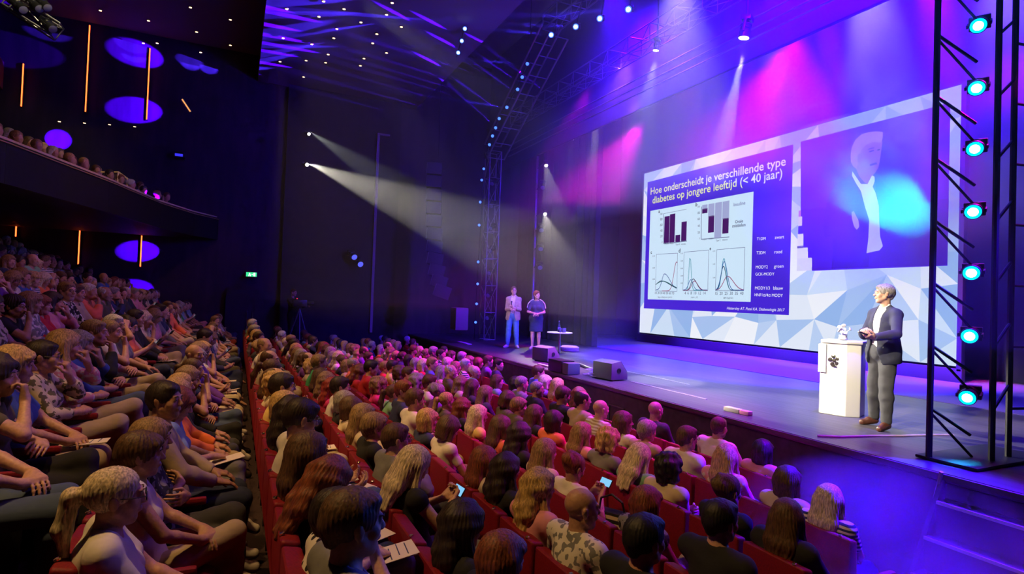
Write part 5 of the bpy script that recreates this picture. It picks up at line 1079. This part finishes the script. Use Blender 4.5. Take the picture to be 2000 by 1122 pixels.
for i, p in enumerate(people[:NP]):
    near = p['d'] < 8.6
    ang = -math.atan2(TGT.x - p['x'], TGT.y - p['y']); rz = max(-.28, min(.12, ang * .35)) + rp.uniform(-.05, .05)
    pose = p['pose']
    if not p['spec'] and ang < -.5 and rp.random() < .5: pose = {'m': 'm_right', 'f': 'f_right'}[pose[0]]
    word = HAIRW[p['hair']]; what = 'bald person' if word == 'bald' else (('balding %s person' % HN[p['hc']]) if word == 'balding' else 'person with %s %s hair' % (word, HN[p['hc']]))
    lab = '%s, %s top, %s from near end, %s row' % (what, cname(p['top']), ORD[p['j']], RN[p['r']])
    if len(lab.split()) > 16: lab = '%s, %s top, %s along %s row' % (what, cname(p['top']), ORD[p['j']], RN[p['r']])
    t = thing('person', lab, 'person', (p['x'], p['y'], p['z']), rz, 'seated audience in the stalls'); t.scale = (p['sc'],) * 3
    m = proto(pose, near)
    dress(t, m, p['hair'], p['hc'], p['top'], p['bot'], p['skin'], near, face=near and p['r'] >= 6, glasses=near and rp.random() < .22, light=p['d'] > 9, shoe=rp.choice(['shoe', 'shoe_w', 'shoe']))
    Mx = Matrix.Translation((p['x'], p['y'], p['z'])) @ Euler((0, 0, rz)).to_matrix().to_4x4()
    who = '%s person of the %s row' % (ORD[p['j']], RN[p['r']])
    if p['d'] < 9 and ('paper' in pose or 'write' in pose or (pose in ('f_lap', 'm_lap', 'f_skirt') and (rp.random() < .45 or p['r'] == 8))):
        k = rp.random(); b = MB(); a = .21 * rp.uniform(.7, 1.05); c = .295 * rp.uniform(.7, 1.0)
        b.box((0, 0, 0), (a, c, .003)); b.box((.01, .012, .004), (a * .96, c * .96, .002), R=Euler((0, 0, .06)).to_matrix())
        o = b.build('paper_sheet', M['paper']); tag(o, 'white sheets of paper on the lap of the %s' % who, 'paper', 'papers held in the audience')
        zz = .715 if 'paper' in pose else (.70 if 'write' in pose else .625); o.matrix_world = Mx @ Matrix.Translation((0, .60 if zz > .65 else .58, zz)) @ Euler((.18 if zz > .65 else .05, .05 * (k - .5), (k - .5) * .7)).to_matrix().to_4x4()
        if k < .5:
            b = MB()
            for q in range(5): b.box((rp.uniform(-.02, .02), -c * .35 + q * c * .17, .0055), (a * .72, .006, .0008))
            b.build('printed_lines', M['ink'], o)
    if 'phone' in pose:
        o = MB().box((0, 0, 0), (.145, .075, .009)).build('smartphone', M['housing'], bevel=.004); tag(o, 'lit smartphone held by the %s' % who, 'phone', 'phones in the audience')
        MB().box((0, 0, .0052), (.132, .066, .001)).build('screen', emis('phone_screen', (.22, .55, .85), 1.1) if 'phone_screen' not in bpy.data.materials else bpy.data.materials['phone_screen'], o)
        o.matrix_world = Mx @ Matrix.Translation((0, .565, .965)) @ Euler((1.0, 0, 0)).to_matrix().to_4x4()
# seats: the nearest ones singly, the hidden rest as one mass
seats.sort(key=lambda s: (pj((s[0], ROWS[s[1]][0], ROWS[s[1]][1] + .95))[2] + (7 if s[1] >= 10 else 0)))
def inview(s):
    q = pj((s[0], ROWS[s[1]][0], ROWS[s[1]][1] + .95)); return q[2] > .7 and -150 < q[0] < 2150 and q[1] < 1500
vis = [s for s in seats if inview(s)]
for s in vis[:275]: make_seat(*s)
def joined(name, items, m, label, cat, grp=None):
    """many copies of simple meshes in one object of kind stuff; items: (mesh, matrix, material index)"""
    V = []; Lp = []; Ls = []; Lt = []; MI = []; base = 0; lb = 0; cache = {}
    for me, mx, mi in items:
        if me.name not in cache:
            a = np.zeros(len(me.vertices) * 3, np.float32); me.vertices.foreach_get('co', a); l = np.zeros(len(me.loops), np.int32); me.loops.foreach_get('vertex_index', l)
            s_ = np.zeros(len(me.polygons), np.int32); me.polygons.foreach_get('loop_start', s_); t_ = np.zeros(len(me.polygons), np.int32); me.polygons.foreach_get('loop_total', t_); cache[me.name] = (a.reshape(-1, 3), l, s_, t_)
        a, l, s_, t_ = cache[me.name]; A = np.array(mx); V.append(a @ A[:3, :3].T + A[:3, 3]); Lp.append(l + base); Ls.append(s_ + lb); Lt.append(t_); MI.append(np.full(len(s_), mi, np.int32)); base += len(a); lb += len(l)
    me = bpy.data.meshes.new(name); V = np.concatenate(V); Lp = np.concatenate(Lp); Ls = np.concatenate(Ls); Lt = np.concatenate(Lt)
    me.vertices.add(len(V)); me.loops.add(len(Lp)); me.polygons.add(len(Ls)); me.vertices.foreach_set('co', V.astype(np.float32).ravel()); me.loops.foreach_set('vertex_index', Lp); me.polygons.foreach_set('loop_start', Ls); me.polygons.foreach_set('loop_total', Lt)
    for q in m: me.materials.append(q)
    me.polygons.foreach_set('material_index', np.concatenate(MI)); me.polygons.foreach_set('use_smooth', np.ones(len(Ls), bool)); me.update(calc_edges=True)
    return tag(link(name, me), label, cat, grp, 'stuff')
if len(vis) > 275:
    joined('seat_rows', [(SM[k], Matrix.Translation((s[0], ROWS[s[1]][0], ROWS[s[1]][1])), 0) for s in vis[275:] for k in ('backrest', 'seat_cushion')], [M['velvet']], 'farthest red velvet seats hidden among the audience', 'seats')
# the farthest audience and the balcony audience, in low detail
LOW = {}
def low_person(key):
    if key in LOW: return LOW[key]
    sk = seated(**PD[key]); H = rotm(sk['yaw'], sk['pitch']); hc = np.array(sk['hc']); o = []
    P = np.array([hc, *sk['sh'], *sk['wr'], *sk['kn'], sk['pel']], float); lo = P.min(0) - .16; hi = P.max(0) + .18
    F = Fld(*[axis(lo[i], hi[i], .045, [(hc[i] - .1, hc[i] + .12, .026)]) for i in range(3)]); head(F, H, hc, sk['fem'], False); F.rc(sk['neck'], hc, .05, .05, .02)
    for i in (0, 1): F.rc(sk['el'][i], sk['wr'][i], .04, .032, .02); F.rc(sk['wr'][i], np.array(sk['wr'][i]) + unit(sk['hd'][i]) * .12, .036, .03, .02)
    o.append(F.mesh('low_body_' + key, SKIN[0], 0))
    F = Fld(*[axis(lo[i], hi[i], .045) for i in range(3)]); pel, ch, nk = (np.array(sk[q], float) for q in ('pel', 'ch', 'neck')); F.ell(pel, (.18, .14, .14)); F.rc(pel, ch, .13, .13, .05, sc=(1.25, 1, 1)); F.ell(ch, (.16, .12, .16), k=.04)
    for i in (0, 1): F.rc(ch + np.array((0, 0, .1)), sk['sh'][i], .09, .065, .04); F.rc(sk['sh'][i], sk['el'][i], .06, .052, .03)
    o.append(F.mesh('low_top_' + key, SKIN[0], 0)); F = Fld(*[axis(lo[i], hi[i], .05) for i in range(3)])
    for i in (0, 1): F.rc(sk['hip'][i], sk['kn'][i], .095, .075, .03)
    o.append(F.mesh('low_legs_' + key, SKIN[0], 0)); LOW[key] = (o, Matrix.Translation(sk['hc']) @ Matrix(H.tolist()).to_4x4()); return LOW[key]
def low_hair(st):
    if ('low', st) not in HAIRC:
        F = Fld(*[axis(a, b_, .03) for a, b_ in ((-.17, .17), (-.22, .14), (-.36 if st == 'long' else -.2, .18))]); F.ell((0, -.02, .04), (.095, .115, .105))
        if st == 'long':
            for s in (-1, 1): F.rc((s * .07, -.03, 0), (s * .08, -.03, -.25), .05, .04, .03)
        F.ell((0, .11, -.03), (.08, .07, .11), k=.02, op='s'); F.ell((0, 0, -.15 if st != 'long' else -.9), (.2, .2, .1), k=.02, op='s'); HAIRC[('low', st)] = F.mesh('low_hair_' + st, SKIN[0], 1)
    return HAIRC[('low', st)]
tops = ['white', 'black', 'navy', 'cream', 'red', 'grey', 'lightblue', 'pink', 'coral', 'charcoal', 'beige']; hcs = ['blond', 'brown', 'dark', 'grey', 'auburn', 'sand', 'white']
cm = [SKIN[0], SKIN[2]] + [cloth(c) for c in tops] + [hairmat(h) for h in hcs]
def lowitems(x, y, z, rz, pose):
    (bo, tp, lg), Hm = low_person(pose); mx = Matrix.Translation((x, y, z)) @ Euler((0, 0, rz)).to_matrix().to_4x4()
    return [(bo, mx, rp.randrange(2)), (tp, mx, 2 + rp.randrange(len(tops))), (lg, mx, 2 + rp.randrange(len(tops))), (low_hair('long' if pose[0] == 'f' and rp.random() < .5 else 'short'), mx @ Hm, 2 + len(tops) + rp.randrange(len(hcs)))]
LK = ['m_lap', 'f_lap', 'f_cross', 'm_right', 'f_right', 'f_chin']
it = []
for p in people[NP:]: it += lowitems(p['x'], p['y'], p['z'], rp.uniform(-.35, -.1), rp.choice(LK))
if it: joined('seated_crowd', it, cm, 'farthest seated audience in the dim back of the stalls', 'crowd')
it = []; st_ = []
for row in range(2):
    for p, q in zip(A[1:-1], A[2:-1]):
        L = (q - p).length; n = int(L / .55); nrm = Vector((-(q - p).y, (q - p).x, 0)).normalized(); nrm = nrm if nrm.y < 0 else -nrm
        for i in range(n):
            c = p + (q - p) * ((i + .5) / n) + nrm * (.55 + .8 * row); rz = rp.uniform(-.4, 0); zf = 4.22 + .30 * row
            it += lowitems(c.x, c.y - .2, zf, rz, rp.choice(LK)); st_.append((SM['backrest'], Matrix.Translation((c.x, c.y - .2, zf)), 0))
joined('balcony_crowd', it, cm, 'dim people seated along the curved balcony rail', 'crowd'); joined('balcony_seats', st_, [M['velvet']], 'red seat backs behind the balcony rail', 'seats')

# ------------------------------------------------------------------ the three people on the stage and the camera operator
def standing(fem, h, yaw, pitch, wr, poles, hd, hn, curl, feet, ht, seed=0, stoop=0, **kw):
    k = h / 1.80; s = dict(fem=fem, yaw=yaw, pitch=pitch, seed=seed, sleeve=kw.pop('sleeve', 1.93), bottom=kw.pop('bottom', 'trousers'), fine=True, dn=[np.array((0, 0, -1.))] * 2); s.update(kw)
    s['pel'] = (0, 0, .955 * k); s['ch'] = (0, -.01 + stoop * .6, 1.275 * k); s['neck'] = (0, -.02 + stoop, 1.505 * k); s['hc'] = (0, .012 + stoop * 1.25, 1.675 * k)
    w_ = .145 if fem else .163; s['sh'] = [(w_, -.02 + stoop, 1.418 * k), (-w_, -.02 + stoop, 1.418 * k)]; s['hip'] = [(.085, 0, .92 * k), (-.085, 0, .92 * k)]
    s['an'] = [(f[0], f[1], .095) for f in feet]; s['toe'] = [(f[0] + .15 * math.sin(f[2]), f[1] + .15 * math.cos(f[2]), .035) for f in feet]
    s['kn'] = [tuple((np.array(s['hip'][i]) + np.array(s['an'][i])) / 2 + np.array((0, .03, .02))) for i in (0, 1)]
    s['el'] = []; s['wr'] = []; s['hd'] = hd; s['hn'] = hn; s['curl'] = curl; s['ht'] = ht
    for i in (0, 1): e, w2 = ik(s['sh'][i], wr[i], .30 * k, .265 * k, poles[i]); s['el'].append(tuple(e)); s['wr'].append(tuple(w2))
    m = person_meshes('standing_%d' % seed, s, True); m['sk'] = s; return m
# speaker
c = W(1722, 836, 'z', STZ); yw = lambda v: -math.atan2(v[0], v[1])
m = standing(False, 1.82, -.50, .02, [(.05, .27, 1.21), (-.22, .37, 1.15)], [(.8, -.5, -.9), (-.9, -.3, -.9)], [(-.75, .45, .25), (-.05, .95, .18)], [(0, -.5, -.8), (.5, .1, .9)], [.75, .6], [(.17, -.05, .25), (-.15, .08, -.25)], [(0, .2, 1), (.3, 0, 1)], seed=31, jacket=True, open=.052, bw=1.03)
t = thing('person', 'grey-haired speaker in dark jacket, white shirt and grey trousers beside the lectern', 'person', c, yw((-.22, -.97)))
dress(t, m, 'short', 'grey', 'ink', 'charcoal', 1, face=True, shoe='shoe_b')
sp = t; Mx = Matrix.Translation(c) @ Euler((0, 0, yw((-.22, -.97)))).to_matrix().to_4x4()
o = MB().box((0, 0, 0), (.035, .15, .018)).build('presenter_remote', M['housing'], bevel=.006); tag(o, 'black presenter remote in the hand of the speaker by the lectern', 'remote control'); o.matrix_world = Mx @ Matrix.Translation(Vector(m['sk']['wr'][1]) + Vector((0, .15, .045))) @ Euler((.25, 0, 0)).to_matrix().to_4x4()
MB().tube((-.13, .118, 1.02), (.13, .118, 1.02), .018).build('belt', M['shoe'], t)
# couple
c = W(1000, 680, 'z', STZ); fc = (.80, -.60)
m = standing(False, 1.84, .45, .03, [(.03, .22, 1.15), (-.04, .27, 1.20)], [(.6, -.5, -.9), (-.6, -.5, -.9)], [(-.8, .4, .1), (.4, .5, .6)], [(0, -.5, -.8), (0, -1, .3)], [.5, 1.0], [(.13, .08, .5), (-.14, .0, -.5)], [(0, 1, .3), (1, 0, .2)], seed=32, jacket=True, open=.060, bw=1.02)
t = thing('person', 'man with shaved head in beige jacket, white shirt and blue jeans holding a microphone', 'person', c, yw(fc)); dress(t, m, 'crop', 'brown', 'beige', 'blue', 1, face=True, glasses=True, shoe='shoe_w')
setmat([q for q in t.children if q.name.startswith('trousers')][0], mat('blue_jeans', (.07, .20, .36), .85, bump=(60, .2), var=.2))
Mx = Matrix.Translation(c) @ Euler((0, 0, yw(fc))).to_matrix().to_4x4(); o = MB().tube((0, 0, -.09), (0, 0, .07), .012, .016, n=12).lathe((0, 0, .09), [(.016, -.025), (.026, -.005), (.024, .015), (.01, .028)], 14).build('microphone', M['housing'], smooth=True); tag(o, 'black handheld microphone held by the man in the beige jacket', 'microphone'); o.matrix_world = Mx @ Matrix.Translation(Vector(m['sk']['wr'][1]) + Vector((.03, .05, .09))) @ Euler((-.3, 0, 0)).to_matrix().to_4x4()
c = W(1045, 683, 'z', STZ); fc = (.86, -.50)
m = standing(True, 1.72, .62, .04, [(.05, .24, 1.06), (-.05, .24, 1.05)], [(1, -.4, -.6), (-1, -.4, -.6)], [(-.8, .5, .0), (.8, .5, .0)], [(0, -.4, -.9), (0, -.4, -.9)], [.6, .6], [(.09, .03, .35), (-.10, .0, -.3)], [(0, 1, .3), (0, 1, .3)], seed=33, bottom='dress', sleeve=.6)
t = thing('person', 'woman with short reddish hair in a navy knee-length dress, hands clasped, beside the table', 'person', c, yw(fc)); dress(t, m, 'pixie', 'auburn', 'navy', 'navy', 1, face=True, shoe='shoe_w')
b = MB()
for s in (-1, 1): b.path([(s * .085, .02, 1.475), (s * .17, .035, 1.435), (s * .245, .05, 1.34), (s * .27, .07, 1.22)], .012, 6)
b.build('sleeve_stripe', cloth('white'), t)
m = proto('m_lap', True)
sk = standing(False, 1.78, 0, -.1, [(.15, .42, 1.30), (-.15, .40, 1.25)], [(1, -.3, -.8), (-1, -.3, -.8)], [(-.1, .95, .1), (.1, .95, .1)], [(0, 0, -1), (0, 0, -1)], [.5, .5], [(.12, 0, .1), (-.12, 0, -.1)], [(-1, 0, 0), (1, 0, 0)], seed=34)
t = thing('person', 'camera operator in black clothes standing behind the camera by the side wall', 'person', (pf[0] - .1, pf[1], .97), yw((.7, .7))); dress(t, sk, 'crop', 'brown', 'black', 'black', 1, shoe='shoe')
# striped bag and cup seen among the near rows
c = W(1200, 965, 'y', 3.0); t = thing('tote_bag', 'black and white striped bag standing between the seats beside the person with the phone', 'bag', (c.x, 3.02, .04), .5); t.scale = (.98,) * 3
MB().prism([(-.24, -.06, .30), (.24, -.06, .30), (.27, -.06, .86), (-.27, -.06, .86)], (0, .12, 0)).build('body', mat('striped_canvas', CCOL['cream'], .9, kind='stripe', col2=CCOL['black'], scale=5), t, bevel=.02); b = MB(); b.path([(-.13, -.07, .84), (-.10, -.09, .98), (0, -.09, 1.03), (.10, -.09, .98), (.13, -.07, .84)], .010, 6); b.build('handle', M['housing'], t)
# ------------------------------------------------------------------ haze hanging over the stage and in the hall
def haze(name, lo, hi, dens, label, het=None, aniso=.25):
    m = bpy.data.materials.new(name); m.use_nodes = True; nt = m.node_tree; nt.nodes.remove(nt.nodes['Principled BSDF']); v = nt.nodes.new('ShaderNodeVolumeScatter'); v.inputs['Density'].default_value = dens; v.inputs['Anisotropy'].default_value = aniso
    nt.links.new(v.outputs[0], nt.nodes['Material Output'].inputs['Volume'])
    if het:
        N = nt.nodes; L = nt.links; tc = N.new('ShaderNodeTexCoord'); n = N.new('ShaderNodeTexNoise'); n.inputs['Scale'].default_value = het[0]; n.inputs['Detail'].default_value = 2; n.inputs['Distortion'].default_value = .6
        r = N.new('ShaderNodeMapRange'); r.inputs['From Min'].default_value = .40; r.inputs['From Max'].default_value = .66; r.inputs['To Min'].default_value = 0; r.inputs['To Max'].default_value = dens * het[1]
        # thin out towards the edges of the cloud
        mp = N.new('ShaderNodeMapping'); c = [(a + b_) / 2 for a, b_ in zip(lo, hi)]; s = [2 / (b_ - a) for a, b_ in zip(lo, hi)]
        mp.inputs['Location'].default_value = [-c[i] * s[i] for i in range(3)]; mp.inputs['Scale'].default_value = s
        ln = N.new('ShaderNodeVectorMath'); ln.operation = 'LENGTH'; f = N.new('ShaderNodeMapRange'); f.inputs['From Min'].default_value = 1.0; f.inputs['From Max'].default_value = .35; mu = N.new('ShaderNodeMath'); mu.operation = 'MULTIPLY'
        L.new(tc.outputs['Object'], mp.inputs[0]); L.new(mp.outputs[0], ln.inputs[0]); L.new(ln.outputs['Value'], f.inputs['Value']); L.new(tc.outputs['Object'], n.inputs['Vector']); L.new(n.outputs[0], r.inputs['Value']); L.new(r.outputs[0], mu.inputs[0]); L.new(f.outputs[0], mu.inputs[1]); L.new(mu.outputs[0], v.inputs['Density'])
        m.cycles.volume_step_rate = 1.0
    else: m.cycles.homogeneous_volume = True
    b = MB(); b.box([(a + b_) / 2 for a, b_ in zip(lo, hi)], [b_ - a for a, b_ in zip(lo, hi)]); o = b.build(name, m); tag(o, label, 'haze', kind='stuff'); return o
haze('stage_haze', (-21.3, 6.2, 4.9), (2.5, 8.9, 11.2), .034, 'thin blue-lit haze filling the air over the front of the stage')
haze('wing_haze', (-20.5, 9.1, 1.3), (-13.4, 10.8, 5.9), .036, 'haze under the white lamps beside the side curtain')
haze('upstage_haze', (-21.3, 9.1, 6.0), (2.5, 15.4, 11.2), .042, 'haze above and before the projection screen showing pink and violet beams')
haze('hall_haze', (-21.3, .7, 2.4), (2.5, 6.18, 9.85), .007, 'faint haze in the hall showing the followspot beams')
haze('smoke_cloud', (-9.5, 7.4, 2.2), (-2.0, 13.8, 10.0), .5, 'drifting smoke puffs beside the near light tower', het=(.55, 1.0))
haze('low_smoke', (-4.1, 3.5, .1), (-1.5, 5.9, 1.5), 1.5, 'low blue-lit smoke at the foot of the stage near the steps', het=(.9, 1.0))
